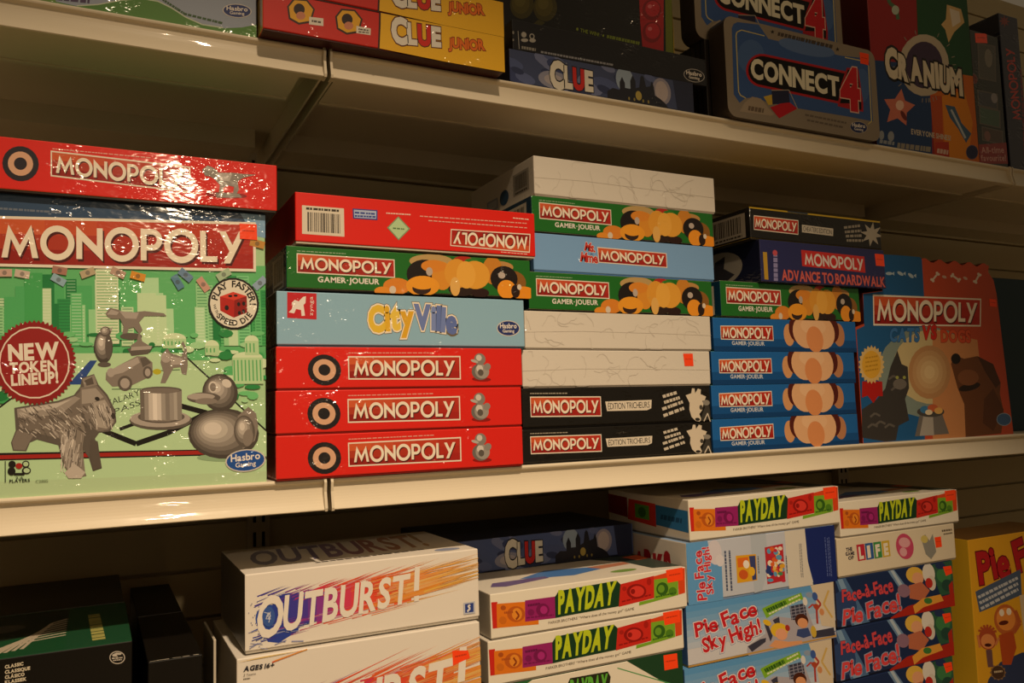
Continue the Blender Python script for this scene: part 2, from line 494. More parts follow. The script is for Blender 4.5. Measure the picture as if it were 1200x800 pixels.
fl = mesh_obj('floor', [(-6, -6, 0), (7, -6, 0), (7, 1.0, 0), (-6, 1.0, 0)], [[0, 1, 2, 3]], [mat('#a8977c', 'matte')], None, None, 'plain brown shop floor', 'structure')
fl['category'] = 'floor'
kb = blocks_obj('trim_1', [((-1.2, .03, 0), (3.4, .05, ZB + ZL - .05))], mat('#8d8069', 'paint'), None, .002, 'cream kick plate under the bottom shelf', 'structure')
kb['category'] = 'trim'

# ================================================================== middle shelf
GLN, GRB, GBL, GMA = 'red game boxes in the second stack', 'green game boxes with orange discs', 'blue game boxes in the fourth stack', 'white sided game boxes in the third stack'
# ---- second stack
def stand_in(p, pts):
    for (x, y, rx, ry, c) in pts: p.ell(x, y, rx, ry, c)
RED = '#dc2318'
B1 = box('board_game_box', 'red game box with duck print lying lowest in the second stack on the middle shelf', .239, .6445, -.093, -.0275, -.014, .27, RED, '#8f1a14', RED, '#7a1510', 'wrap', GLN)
F = Face(B1, 'front', [(45, 625), (1097, 570), (1097, 410), (45, 437)])
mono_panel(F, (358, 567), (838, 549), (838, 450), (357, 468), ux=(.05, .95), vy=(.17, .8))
p = F.part('small_print'); p.bars((360, 454), (730, 441), 4, '#e0a090', 20, 4); p.done()
p = F.part('token_picture', 'printed silver duck')
p.ell(925, 545, 40, 9, '#8f150f').ell(920, 514, 36, 34, '#6f6862').ell(928, 512, 30, 30, '#9b948c').ell(918, 500, 14, 16, '#cfc8bf').ell(950, 492, 14, 16, '#8d867f', 40)
p.ell(920, 461, 24, 25, '#857e77').ell(916, 455, 12, 13, '#cfc8bf').ell(897, 470, 16, 6, '#b5aea6', 15).ell(922, 517, 12, 14, '#5d564f')
p.done()
p = F.part('print_patch', 'plain dark and tan printed rings')
p.ell(255, 530, 72, 66, '#211d20').ell(255, 530, 50, 46, '#d8a888').ell(255, 530, 26, 24, '#211d20')
p.done()
clone(B1, 'red game box with duck print in the middle of three red ones, second stack', x0=.239, z0=-.0272, z1=.0385, group=GLN)
clone(B1, 'red game box with duck print directly under the pale blue box', x0=.240, z0=.0388, z1=.1035, W=.4075, group=GLN)
B4 = box('board_game_box', 'pale blue game box with yellow and blue bubble lettering, above three red boxes', .242, .657, .1038, .187, -.009, .27, '#8db7cf', '#4d5a58', '#8db7cf', '#2c4a5a', 'wrap')
F = Face(B4, 'front', [(52, 745), (1107, 748), (1107, 545), (50, 525)])
p = F.part('maker_logo', 'red square with white dog and word')
p.poly([(94, 530), (213, 533), (213, 637), (94, 632)], '#c4202a')
p.poly([(112, 572), (125, 560), (140, 566), (158, 548), (170, 545), (168, 572), (160, 580), (166, 622), (152, 624), (150, 600), (130, 596), (122, 614), (100, 610), (112, 598), (116, 585)], '#e8e0d8')
p.text('zynga', (198, 622), (198, 546), (183, 546), (183, 622), '#e8e0d8', .0, .12)
p.done()
p = F.part('title_lettering', 'yellow and blue bubble title')
def jc(i, n):
    t = i / (n - 1) * 2 - 1
    return (0, .16 * (1 - t * t) - .1, (-6 * t), 1.06)
p.text('CityVille', (428, 668), (808, 672), (808, 588), (428, 578), '#e0b832', .06, .03, None, jc, '#efe4cf', .045, ['#e3bd3c', '#dfb02e', '#e6c44c', '#dca92a', '#6d7fb9', '#7a8cc2', '#6478b4', '#7184bd', '#5f72b0'], '#6e6250', .062)
p.done()
badge(F, 1034, 664, 52, 33)
GREEN = '#1d6a22'
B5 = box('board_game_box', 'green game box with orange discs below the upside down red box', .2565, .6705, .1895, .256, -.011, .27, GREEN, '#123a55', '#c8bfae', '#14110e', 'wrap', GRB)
F = Face(B5, 'front', [(92, 505), (1130, 540), (1133, 375), (92, 330)])
mono_panel(F, (133, 440), (533, 456), (533, 380), (133, 361))
p = F.part('subtitle_lettering', 'white block subtitle')
p.text('GAMER·JOUEUR', (216, 475), (467, 483), (467, 462), (216, 454), '#e6e0d6', .03, .12)
p.bars((134, 352), (330, 360), 3, '#a8c0a0', 14, 2)
p.done()
p = F.part('picture', 'overlapping orange yellow and dark printed discs')
for c in [(690, 385, 95, 30, '#b99a62'), (985, 405, 70, 26, '#b98a4e'), (1050, 470, 60, 50, '#8a5c22'), (660, 440, 78, 62, '#1c1412'), (735, 445, 45, 60, '#d98f2c'), (700, 405, 55, 26, '#d8862a'), (540, 490, 58, 34, '#d9832a'), (650, 488, 72, 42, '#e79a2a'), (645, 498, 40, 26, '#33201a'), (650, 475, 55, 28, '#ea9c28'), (480, 510, 35, 18, '#e08e2c'), (522, 505, 14, 16, '#d6c8b4'),
          (830, 375, 40, 14, '#b02a1c'), (870, 382, 34, 12, '#2f7a2a'), (960, 420, 45, 60, '#c9822a'), (1010, 455, 62, 55, '#1c1412'), (1000, 440, 16, 14, '#b9aba0'), (820, 500, 60, 30, '#2a1a14'), (900, 515, 40, 20, '#2a1410'), (800, 435, 55, 62, '#dd9a34'), (880, 440, 66, 60, '#e0a038'), (840, 440, 42, 58, '#e6aa44'), (790, 490, 22, 40, '#e0ae5c'),
          (1020, 500, 42, 40, '#ea9626'), (1095, 515, 55, 28, '#e8901e'), (1060, 508, 20, 28, '#2a1812'), (680, 428, 14, 18, '#b9aba0'), (1078, 490, 10, 12, '#d8cbb8')]: p.ell(*c)
p.done()
lf = Face(B5, 'left'); barcode(lf, [(.62, .9), (.93, .9), (.93, .12), (.62, .12)], 5)
B6 = box('board_game_box', 'red game box lying upside down on top of the second stack', .269, .6795, .2595, .338, -.016, .27, RED, '#a81b14', '#4a4038', '#c9c0ae', 'card')
F = Face(B6, 'front', [(127, 308), (1153, 362), (1148, 182), (130, 92)])
barcode(F, [(345, 163), (160, 150), (158, 270), (345, 281)][::1], 8)
p = F.part('maker_badge', 'small blue maker badge')
p.poly([(383, 163), (491, 170), (490, 211), (384, 205)], '#2b3f8c').poly([(388, 168), (486, 174), (485, 206), (389, 201)], '#aebbd8')
p.bars((392, 180), (482, 186), 7, '#2b3f8c', 5, 2).bars((392, 194), (482, 198), 7, '#2b3f8c', 5, 4)
p.done()
p = F.part('diamond_mark', 'pale green diamond mark')
p.poly([(580, 195), (630, 246), (580, 294), (531, 242)], '#7f9a72').poly([(580, 201), (623, 246), (580, 288), (538, 242)], '#b3cf9e').bars((556, 244), (606, 248), 6, '#5a7a50', 4, 2)
p.done()
p = F.part('small_print')
p.bars((528, 182), (632, 188), 5, '#f0c8b8', 9, 3).bars((672, 194), (1120, 222), 4, '#e8a898', 26, 5).bars((708, 212), (1120, 240), 4, '#e8a898', 24, 6).bars((1060, 200), (1125, 206), 4, '#f0d0c0', 5, 9).bars((1010, 338), (1122, 346), 3, '#f0c8b8', 8, 1)
p.done()
mono_panel(F, (1131, 264), (802, 246), (799, 315), (1128, 340), vy=(.16, .84))
# ---- third stack
BLACK = '#16130f'
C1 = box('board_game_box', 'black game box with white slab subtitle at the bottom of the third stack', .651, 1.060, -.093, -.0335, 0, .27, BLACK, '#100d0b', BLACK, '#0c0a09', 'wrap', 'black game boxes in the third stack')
F = Face(C1, 'front', [(80, 750), (887, 690), (885, 560), (82, 595)])
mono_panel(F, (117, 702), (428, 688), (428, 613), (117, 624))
p = F.part('subtitle_label', 'white slab with dark subtitle')
p.poly([(446, 632), (643, 619), (640, 650), (622, 658), (452, 667)], '#ded3c0')
p.text('ÉDITION TRICHEURS', (457, 661), (634, 648), (634, 626), (457, 638), '#1c1814', .0, .1)
p.done()
p = F.part('small_print', 'slanting white small print')
p.bars((118, 612), (285, 606), 4, '#a09888', 14, 3)
for k, (a, b) in enumerate([((690, 606), (752, 588)), ((695, 627), (760, 607)), ((686, 652), (772, 622)), ((690, 676), (776, 645))]): p.bars(a, b, 11, '#cdc3b2', 5, 20 + k)
p.done()
p = F.part('picture', 'white and grey printed splash')
p.poly([(785, 598), (808, 590), (812, 572), (822, 572), (824, 590), (836, 572), (848, 575), (846, 592), (868, 600), (858, 622), (850, 650), (838, 664), (846, 684), (838, 692), (822, 690), (806, 676), (798, 650), (800, 625)], '#d6c9b4')
p.poly([(852, 616), (872, 612), (880, 640), (884, 676), (862, 688), (842, 690), (850, 664), (862, 640)], '#3b3833')
p.ell(868, 622, 14, 10, '#8a857c').line([(856, 690), (872, 660), (882, 690)], 4, '#cfc4b4').ell(830, 684, 10, 6, '#2a2622').ell(846, 640, 7, 9, '#4a453e')
p.done()
clone(C1, 'black game box with white slab subtitle under the white box with orange sticker', x0=.653, z0=-.033, z1=.036, W=.409, group='black game boxes in the third stack')
WHITE = '#d9d2c6'
def scribbles(F, q, seed, n=16, col='#cac2b6'):
    p = F.part('printed_scribbles', 'faint grey line drawing')
    rnd = random.Random(seed)
    for i in range(n):
        u, v = rnd.uniform(.02, .95), rnd.uniform(.1, .85)
        pts = []
        a = rnd.uniform(0, 6.28)
        for k in range(7):
            pts.append(bil(q, min(max(u, .01), .99), min(max(v, .04), .96)))
            a += rnd.uniform(-.9, .9); u += math.cos(a) * .018; v += math.sin(a) * .11
        p.line(pts, 2.2, col)
    p.line([bil(q, .0, .45), bil(q, .3, .5), bil(q, .7, .48), bil(q, 1, .45)], 1.2, '#cdc5b9')
    p.done()
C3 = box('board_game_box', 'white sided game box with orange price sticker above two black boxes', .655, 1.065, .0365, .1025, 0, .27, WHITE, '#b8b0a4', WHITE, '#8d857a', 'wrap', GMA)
q = [(80, 412), (880, 410), (885, 262), (80, 255)]; F = Face(C3, 'front', q); scribbles(F, q, 11, 20)
sticker(F, [(765, 272), (808, 272), (808, 326), (768, 326)])
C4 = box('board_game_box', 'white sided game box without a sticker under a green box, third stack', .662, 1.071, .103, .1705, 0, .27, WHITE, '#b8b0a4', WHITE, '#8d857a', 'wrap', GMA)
q = [(88, 245), (885, 255), (885, 110), (92, 90)]; F = Face(C4, 'front', q); scribbles(F, q, 5, 22)
clone(B5, 'green game box with orange discs lying on a white box in the third stack', x0=.672, z0=.171, z1=.2395, W=.407, y=0, group=GRB)
C6 = box('board_game_box', 'sky blue game box with red title panel between two green boxes', .684, 1.087, .240, .3085, 0, .27, '#7ba7d8', '#5a86b4', '#7ba7d8', '#4d7db5', 'wrap')
F = Face(C6, 'front', [(340, 535), (1115, 575), (1113, 432), (355, 375)])
mono_panel(F, (622, 498), (915, 519), (915, 458), (622, 433))
p = F.part('script_lettering', 'red script lettering')
p.text('Ms.', (565, 447), (612, 455), (618, 421), (575, 415), '#c4302a', .035, .02, None, None, '#efe3d4', .03)
p.text('&', (588, 470), (602, 472), (604, 458), (590, 456), '#5a7fb0', .02)
p.text('Mme', (543, 492), (620, 500), (620, 462), (552, 456), '#c4302a', .035, .02, None, None, '#efe3d4', .03)
p.done()
C7 = clone(B5, 'green game box with orange discs highest of its kind, under a white box', x0=.683, z0=.309, z1=.375, W=.407, y=0, group=GRB)
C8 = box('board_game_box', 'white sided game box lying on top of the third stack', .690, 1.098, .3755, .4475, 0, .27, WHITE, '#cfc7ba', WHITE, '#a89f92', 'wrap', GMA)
q = [(345, 205), (1120, 285), (1118, 150), (350, 35)]; F = Face(C8, 'front', q); scribbles(F, q, 8, 22)
lf = Face(C8, 'left'); barcode(lf, [(.70, .78), (.93, .78), (.93, .22), (.70, .22)], 4, '#9a9488')
p = lf.part('maker_badge', 'small blue badges on the side'); p.rect(.28, .55, .46, .85, '#8d96a8').rect(.30, .6, .44, .8, '#b5b8c0').ell(.56, .66, .07, .2, '#1f4a6e').bars((.02, .75), (.22, .8), .06, '#9a9488', 6, 2); p.done()
# ---- fourth stack
BLUE = '#1f62a8'
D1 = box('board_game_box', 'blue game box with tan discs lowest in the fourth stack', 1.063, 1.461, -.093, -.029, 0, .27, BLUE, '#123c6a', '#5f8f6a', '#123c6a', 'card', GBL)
F = Face(D1, 'front', [(105, 725), (822, 660), (825, 525), (105, 555)])
p = F.part('background_print', 'deeper blue band'); p.poly([(105, 660), (822, 610), (822, 660), (105, 725)], '#174f8c').poly([(105, 700), (822, 642), (822, 660), (105, 725)], '#123f73'); p.done()
mono_panel(F, (147, 663), (429, 645), (429, 573), (147, 594), vy=(.14, .84))
p = F.part('subtitle_lettering', 'white block subtitle'); p.text('GAMER·JOUEUR', (207, 684), (381, 672), (381, 654), (207, 666), '#cfd3d8', .02, .12); p.done()
p = F.part('picture', 'row of overlapping tan and brown printed discs')
for c in [(508, 610, 26, 52, '#d39a68'), (745, 590, 26, 52, '#b9805a'), (545, 580, 36, 60, '#54201a'), (712, 570, 36, 60, '#54201a'), (590, 590, 62, 75, '#dfae82'), (665, 585, 62, 78, '#e2b286'), (628, 560, 60, 40, '#e6ba90'), (632, 620, 40, 60, '#d98f5a')]: p.ell(*c)
p.done()
for lab, z0, z1, x0, W in (('blue game box with tan discs second from the bottom of the fourth stack', -.0285, .0367, 1.065, .394), ('blue game box with tan discs third from the bottom of the fourth stack', .037, .1027, 1.069, .394), ('blue game box with tan discs uppermost of the four, under a green box', .103, .169, 1.077, .396)):
    clone(D1, lab, x0=x0, z0=z0, z1=z1, W=W, group=GBL)
clone(B5, 'shaded green game box with orange discs in the fourth stack under a navy box', x0=1.100, z0=.1695, z1=.243, W=.390, y=0, group=GRB)
D6 = box('board_game_box', 'navy game box with red title panel and price sticker under a black box', 1.1975, 1.563, .2435, .3295, -.012, .27, '#26295c', '#151830', '#26295c', None, 'wrap')
F = Face(D6, 'front', [(385, 510), (1085, 550), (1088, 345), (385, 295)])
p = F.part('title_panel', 'flat red panel with white capital letters')
p.poly([(612, 348), (970, 380), (970, 466), (612, 432)], '#c42a26').text('MONOPOLY', (628, 424), (962, 455), (962, 394), (628, 365), '#d9d4d0', font='geo', gap=.08)
p.done()
p = F.part('subtitle_lettering', 'salmon subtitle'); p.text('ADVANCE TO BOARDWALK', (497, 503), (1082, 541), (1082, 492), (497, 452), '#d0605a', .03, .06, None, None, '#5a2038', .03); p.done()
p = F.part('side_mark', 'yellow bar and lilac mark'); p.poly([(401, 361), (423, 362), (423, 502), (402, 500)], '#b8922c').bars((463, 508), (468, 375), 22, '#8a86b8', 5, 3).ell(467, 365, 13, 15, '#c4505c'); p.done()
sticker(F, [(1033, 364), (1085, 368), (1086, 432), (1035, 428)])
lf = Face(D6, 'left'); p = lf.part('disc_mark', 'grey printed disc'); p.ell(.55, .5, .26, .42, '#8d887e').poly([(.42, .85), (.5, .3), (.62, .2), (.6, .5), (.72, .7), (.6, .86)], '#2b2a30'); p.done()
D7 = box('board_game_box', 'black game box with yellow edge lying on top of the fourth stack', 1.182, 1.566, .330, .3965, -.005, .27, '#191714', '#141210', '#c0a024', '#2b2a26', 'wrap')
F = Face(D7, 'front', [(335, 300), (1070, 345), (1065, 200), (325, 97)])
p = F.part('edge_band', 'yellow edge band'); p.poly([(325, 97), (1065, 200), (1065, 208), (325, 106)], '#c0a024').poly([(580, 132), (700, 149), (700, 157), (580, 140)], '#2c3b4a'); p.done()
mono_panel(F, (357, 242), (643, 271), (645, 188), (357, 152))
p = F.part('subtitle_label', 'white slab with dark subtitle'); p.poly([(665, 213), (838, 236), (836, 276), (665, 256)], '#bfb7a8').text('CHEATERS EDITION', (672, 249), (830, 268), (830, 243), (672, 222), '#1c1814', .0, .1); p.done()
p = F.part('small_print', 'slanting white small print')
for k, y in enumerate((235, 258, 280, 302)): p.bars((893 + k * 4, y - 4), (975 + k * 3, y - 14 + k * 3), 13, '#8f887c', 5, k)
p.done()
p = F.part('picture', 'white printed splash'); p.star(1025, 265, 52, 24, 8, '#a8a092', -80, 1.2); p.done()
lf = Face(D7, 'left'); barcode(lf, [(.56, .9), (.95, .9), (.95, .14), (.56, .14)], 6, '#9a9080')
# ---- upright boxes on the middle shelf
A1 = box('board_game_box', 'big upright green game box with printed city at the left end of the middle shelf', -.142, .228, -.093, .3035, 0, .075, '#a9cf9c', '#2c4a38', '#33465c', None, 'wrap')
F = Face(A1, 'front', [(-150, 1530), (1112, 1462), (1150, 335), (-120, 236)])
p = F.part('background_print', 'printed green city and board')
p.poly([(-120, 236), (1150, 335), (1150, 400), (-120, 350)], '#2f4a6a').bars((0, 312), (270, 330), 9, '#6a7484', 12, 3)
p.poly([(1040, 330), (1150, 340), (1150, 440), (1100, 430)], '#7fa6c8')
p.poly([(-130, 560), (1146, 560), (1140, 960), (-130, 960)], '#62b872')
rnd = random.Random(4)
for i in range(60):
    x = rnd.uniform(-120, 1120); w = rnd.uniform(28, 85); y = rnd.uniform(590, 760)
    c = rnd.choice(['#45a85c', '#7fce8e', '#b2dfac', '#2f9450', '#62bd74', '#98d498', '#1f7f42', '#c4e2b4', '#50b068'])
    p.rect(x, y, x + w, 900, c)
    if i % 2 == 0:
        d = mix(c, '#1f6a3a' if rnd.random() < .5 else '#e6f2d8', .45)
        for k in range(int((900 - y) / 13)): p.rect(x + 5, y + 6 + k * 13, x + w - 5, y + 11 + k * 13, d)
p.rect(408, 575, 505, 890, '#dbe8c4')
for k in range(24): p.rect(412, 585 + k * 12.5, 501, 590 + k * 12.5, '#8fbf8a')
for i in range(150):
    x, y = rnd.uniform(-130, 1130), rnd.uniform(845, 1130)
    p.ell(x, y, rnd.uniform(14, 40), rnd.uniform(8, 20), rnd.choice(['#3fa35a', '#6fc47c', '#a3d79e', '#2c8a48', '#cfe6bc', '#58b46c', '#1f7a3e']), 0, 9)
for (x, y, w, h) in ((985, 950, 130, 110), (870, 900, 60, 40), (690, 870, 100, 40), (1040, 880, 60, 60)):
    p.ell(x + w / 2, y, w / 2, 24, '#d3e6bd')
    p.rect(x, y, x + w, y + h, '#b6d8a4')
    for k in range(int(w / 16)): p.rect(x + 4 + k * 16, y + 10, x + 10 + k * 16, y + h - 12, '#5fae6c')
p.done()
p = F.part('board_print', 'pale green printed board with black and red lines')
p.poly([(-150, 1530), (-150, 1260), (300, 930), (770, 930), (1130, 1260), (1120, 1470)], '#b7d8a8')
p.line([(-150, 1262), (300, 930)], 7, '#1b1a16').line([(770, 930), (1130, 1265)], 7, '#1b1a16')
p.poly([(-140, 1340), (830, 1330), (1115, 1360), (1115, 1372), (830, 1356), (-140, 1372)], '#1c1713').poly([(-140, 1350), (830, 1334), (1115, 1362), (830, 1350), (-140, 1366)], '#a5231b')
p.line([(430, 1250), (568, 1305), (700, 1262), (870, 1180), (720, 1140)], 22, '#17130f').line([(500, 1245), (600, 1210)], 14, '#17130f')
p.text('SALARY', (455, 1150), (590, 1105), (584, 1082), (452, 1125), '#2c3a2a', .0).text('PASS', (480, 1185), (590, 1145), (586, 1122), (478, 1162), '#2c3a2a', .0)
p.line([(470, 1080), (700, 1080)], 4, '#4a6a48').line([(540, 1010), (760, 1000)], 4, '#4a6a48').poly([(285, 1060), (380, 960), (410, 960), (340, 1060)], '#2b4a8c').ell(663, 1008, 18, 12, '#b8b028')
p.poly([(-150, 1460), (1118, 1420), (1116, 1470), (-150, 1530)], '#b4cfa2')
p.done()
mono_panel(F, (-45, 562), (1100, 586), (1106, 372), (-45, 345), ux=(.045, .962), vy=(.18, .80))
for (x, y, r, c) in ((95, 595, 10, '#c9b8a8'), (250, 620, 30, '#8fb0c0'), (375, 590, -20, '#b8a888'), (590, 605, 15, '#d8922c'), (505, 590, 25, '#b89a88'), (760, 630, 60, '#5a86a0'), (870, 640, 55, '#c89a88'), (1115, 635, -40, '#8fa8c0'), (795, 600, 40, '#6a88a8'), (255, 580, 10, '#a87868'), (960, 598, -30, '#a8c0a0'), (20, 590, 0, '#c8a898'), (1110, 465, 15, '#c08a3c')):
    c_, s_ = math.cos(math.radians(r)), math.sin(math.radians(r))
    pts = [(x + a * c_ - b * s_, y + a * s_ + b * c_) for a, b in ((-32, -16), (32, -16), (32, 16), (-32, 16))]
    F.part('banknote_print', 'small printed banknote').poly(pts, c).ell(x, y, 10, 10, mix(c, '#3a3a3a', .4)).done()
p = F.part('die_badge', 'round cream badge with a red die')
p.ell(998, 722, 110, 111, '#1b1713').ell(998, 722, 101, 102, '#e2dccb')
p.poly([(998, 672), (1056, 690), (1056, 760), (996, 782), (940, 752), (940, 692)], '#b52219').poly([(998, 672), (1056, 690), (1002, 708), (940, 692)], '#d8402c').poly([(1002, 708), (1056, 690), (1056, 760), (998, 782)], '#8f1712')
p.ell(985, 690, 9, 5, '#1b1210').ell(1008, 688, 9, 5, '#1b1210').ell(968, 740, 9, 11, '#1b1210').ell(1020, 725, 7, 9, '#1b1210').ell(1040, 755, 7, 9, '#1b1210').ell(1022, 762, 7, 9, '#1b1210').ell(1042, 722, 7, 9, '#1b1210')
p.arctext('PLAY FASTER!', 998, 722, 70, 198, 362, 27, '#1b1713', .03).arctext('SPEED DIE', 998, 722, 93, 140, 36, 23, '#1b1713', .03, True).arctext('WITH', 998, 722, 88, 172, 150, 12, '#1b1713', .01, True)
p.done()
def cb(x, y): return (1.182 * x, 1.182 * y + 727)
def cbs(l): return [cb(*a) for a in l]
G0, G1, G2, G3 = '#5f5750', '#857b72', '#aaa097', '#d3cabf'
def E_(x, y, rx, ry, c, rot=0): p.ell(*cb(x, y), rx * 1.182, ry * 1.182, c, rot)
def S_(x, y, rx, ry, c0, c1, n=6, dx=-.25, dy=-.3): p.shade(*cb(x, y), rx * 1.182, ry * 1.182, c0, c1, n, dx, dy)
def P_(l, c): p.poly(cbs(l), c)
p = F.part('lizard_print', 'printed silver lizard piece')
P_([(380, 30), (395, 10), (430, 18), (450, 30), (520, 22), (590, 30), (600, 40), (520, 40), (500, 62), (512, 90), (500, 104), (480, 80), (462, 84), (455, 108), (438, 108), (444, 76), (432, 50), (400, 50), (385, 40)], G1)
P_([(430, 22), (500, 28), (490, 50), (450, 48)], G2); E_(470, 112, 40, 12, G0); P_([(385, 34), (400, 16), (428, 26), (420, 36)], G2)
p.done(); p = F.part('penguin_print', 'printed silver penguin piece')
S_(370, 150, 34, 58, '#4a433d', G3, 5); S_(378, 95, 20, 18, G0, G3, 4); P_([(392, 88), (404, 78), (400, 96)], G2); E_(372, 212, 24, 9, G0); E_(388, 150, 12, 44, G0)
p.done(); p = F.part('ship_print', 'printed silver ship piece')
P_([(455, 155), (548, 150), (530, 175), (470, 182)], G0); P_([(462, 150), (490, 130), (500, 95), (510, 130), (540, 148)], G1); P_([(470, 150), (545, 146), (540, 158), (468, 163)], G2)
p.done(); p = F.part('car_print', 'printed silver race car piece')
P_([(378, 240), (430, 212), (490, 182), (520, 184), (545, 205), (545, 250), (470, 285), (400, 290), (376, 265)], G1); P_([(380, 238), (432, 212), (492, 186), (500, 205), (440, 240), (390, 252)], G2); P_([(500, 190), (522, 186), (540, 206), (510, 222)], G0)
E_(445, 278, 26, 27, G0); E_(445, 278, 17, 18, G2); E_(527, 240, 17, 22, G0); E_(527, 240, 10, 14, G2); E_(395, 240, 14, 16, G2)
p.done(); p = F.part('cat_print', 'printed silver cat piece')
P_([(580, 175), (600, 155), (612, 172), (650, 185), (662, 160), (650, 138), (658, 130), (670, 160), (672, 215), (666, 250), (650, 246), (645, 222), (620, 225), (590, 278), (572, 278), (584, 240), (574, 205)], G1); P_([(612, 182), (655, 192), (650, 212), (612, 214)], G2); E_(594, 188, 18, 18, G2)
p.done(); p = F.part('hat_print', 'printed silver top hat piece')
E_(570, 408, 112, 34, G0); E_(568, 402, 108, 30, G2); E_(572, 396, 84, 22, G0); P_([(498, 302), (648, 302), (646, 400), (600, 412), (540, 412), (502, 400)], G1)
[P_([(x, 304), (x + 16, 304), (x + 16, 408), (x, 406)], mix('#5a524b', '#e0d7cc', w)) for x, w in ((498, .15), (513, .45), (528, .8), (543, 1), (558, .85), (573, .5), (588, .3), (603, .45), (618, .6), (630, .35))]; E_(573, 302, 75, 12, G0); E_(573, 304, 68, 9, '#7a7068')
p.done(); p = F.part('duck_print', 'printed silver duck piece')
E_(800, 538, 105, 14, '#8fae86'); S_(793, 455, 127, 88, '#4a433d', G3, 7, -.3, -.2); P_([(845, 395), (885, 362), (912, 385), (918, 430), (905, 480), (860, 510)], G1); S_(868, 448, 38, 56, G0, G3, 5, -.2, -.3); E_(880, 470, 18, 30, G1, 12)
S_(785, 312, 64, 66, '#4a433d', '#c9c0b6', 6, -.2, -.25); E_(760, 292, 16, 20, G3); E_(760, 293, 11, 15, G1); E_(810, 280, 18, 14, G3, 30); E_(726, 330, 60, 19, G0); E_(716, 326, 50, 12, G2); E_(735, 342, 40, 11, G1)
p.done(); p = F.part('dog_print', 'printed silver terrier piece')
P_([(50, 362), (110, 352), (205, 338), (262, 318), (285, 290), (292, 258), (335, 245), (350, 282), (382, 318), (408, 372), (412, 412), (388, 445), (350, 450), (335, 470), (350, 520), (358, 572), (326, 582), (312, 535), (295, 510), (290, 560), (303, 598), (255, 608), (222, 562), (205, 492), (130, 472), (105, 482), (92, 512), (45, 510), (38, 482), (55, 440)], G0)
P_([(58, 368), (205, 346), (262, 326), (290, 300), (320, 300), (300, 360), (240, 420), (215, 470), (130, 450), (70, 430)], '#756b62'); P_([(60, 366), (205, 344), (265, 322), (285, 330), (215, 385), (110, 395), (62, 395)], '#9a9086'); P_([(70, 366), (205, 346), (255, 332), (200, 362), (90, 378)], '#bfb6ab')
P_([(205, 420), (285, 380), (300, 440), (290, 500), (300, 598), (255, 606), (226, 562)], '#857b71'); P_([(222, 450), (262, 430), (270, 520), (275, 590), (250, 598), (232, 560)], '#a89e94'); P_([(60, 440), (120, 455), (100, 485), (88, 508), (48, 506), (42, 480)], '#7d736a')
P_([(285, 292), (345, 286), (378, 325), (404, 380), (405, 415), (382, 440), (345, 445), (310, 420), (285, 360)], '#7d736a'); P_([(290, 300), (340, 294), (368, 326), (330, 345), (290, 350)], '#a0968c'); P_([(330, 345), (372, 335), (402, 385), (400, 415), (378, 436), (345, 430)], '#a89e93'); P_([(292, 262), (335, 248), (346, 284), (300, 292)], '#8d8379'); P_([(300, 268), (328, 256), (334, 280), (308, 286)], '#5a5149'); E_(345, 332, 9, 7, '#2b2622', 20); E_(400, 392, 9, 11, '#3a332e')
for i in range(120):
    x = rnd.uniform(55, 295); y = rnd.uniform(350, 450); ang = rnd.uniform(.35, .9); L_ = rnd.uniform(14, 34)
    if y < 350 + max(0, (205 - x) * .02): continue
    p.line(cbs([(x, y), (x + L_ * math.cos(ang) * .8, y + L_ * math.sin(ang))]), rnd.uniform(2, 5), rnd.choice([G3, G0, G2, '#bfb6ab', '#5a5149']))
for i in range(60):
    x = rnd.uniform(215, 288); y = rnd.uniform(430, 560)
    p.line(cbs([(x, y), (x - 5 + rnd.uniform(-3, 3), y + 28)]), rnd.uniform(2, 5), rnd.choice([G3, G2, G0, '#c9c0b6']))
for i in range(46):
    x = rnd.uniform(312, 392); y = rnd.uniform(345, 418)
    p.line(cbs([(x, y), (x + rnd.uniform(2, 14), y + 22)]), rnd.uniform(2, 4.5), rnd.choice([G3, G0, G2, '#c9c0b6']))
P_([(225, 586), (262, 556), (300, 586), (284, 606), (240, 606)], '#bdb3a8'); P_([(320, 470), (345, 480), (356, 570), (328, 580), (316, 530)], '#5a5149')
p.done()
p = F.part('round_seal', 'dark red seal with white words')
p.star(145, 968, 178, 166, 56, '#8c1b1b').ell(145, 968, 150, 150, '#e3d6c6').ell(145, 968, 144, 144, '#96201f')
for txt, l in (('NEW', [(30, 195), (212, 190), (210, 134), (28, 143)]), ('TOKEN', [(34, 241), (203, 231), (202, 196), (33, 207)]), ('LINEUP!', [(40, 284), (208, 274), (206, 236), (38, 249)])):
    o = cbs(l); p.text(txt, *o, '#e9dfcf', .045, .08)
p.done()
p = F.part('player_count_mark', 'small black player count mark')
p.line(cbs([(18, 545), (18, 618)]), 4, '#1c1814')
for (x, y, c) in ((42, 556, '#1c1814'), (90, 556, '#1c1814')): E_(x, y, 13, 12, c)
E_(90, 556, 9, 8, '#b4cfa2'); E_(40, 580, 14, 14, '#1c1814'); E_(92, 578, 16, 12, '#1c1814'); E_(93, 578, 11, 8, '#b4cfa2'); P_([(45, 586), (88, 586), (84, 594), (50, 594)], '#1c1814'); E_(66, 562, 12, 10, '#a5231b')
p.text('2-6', *cbs([(54, 607), (80, 606), (80, 598), (54, 599)]), '#1c1814', .01).text('PLAYERS', *cbs([(32, 619), (104, 616), (104, 606), (32, 609)]), '#1c1814', .03).text('C2885', *cbs([(124, 620), (168, 618), (168, 609), (124, 611)]), '#6a7a5c', .0)
p.done()
bx, by = cb(868, 549); badge(F, bx, by, 86, 46, -6, fill='#21509c')
sticker(F, [(1035, 378), (1110, 382), (1110, 450), (1035, 444)])
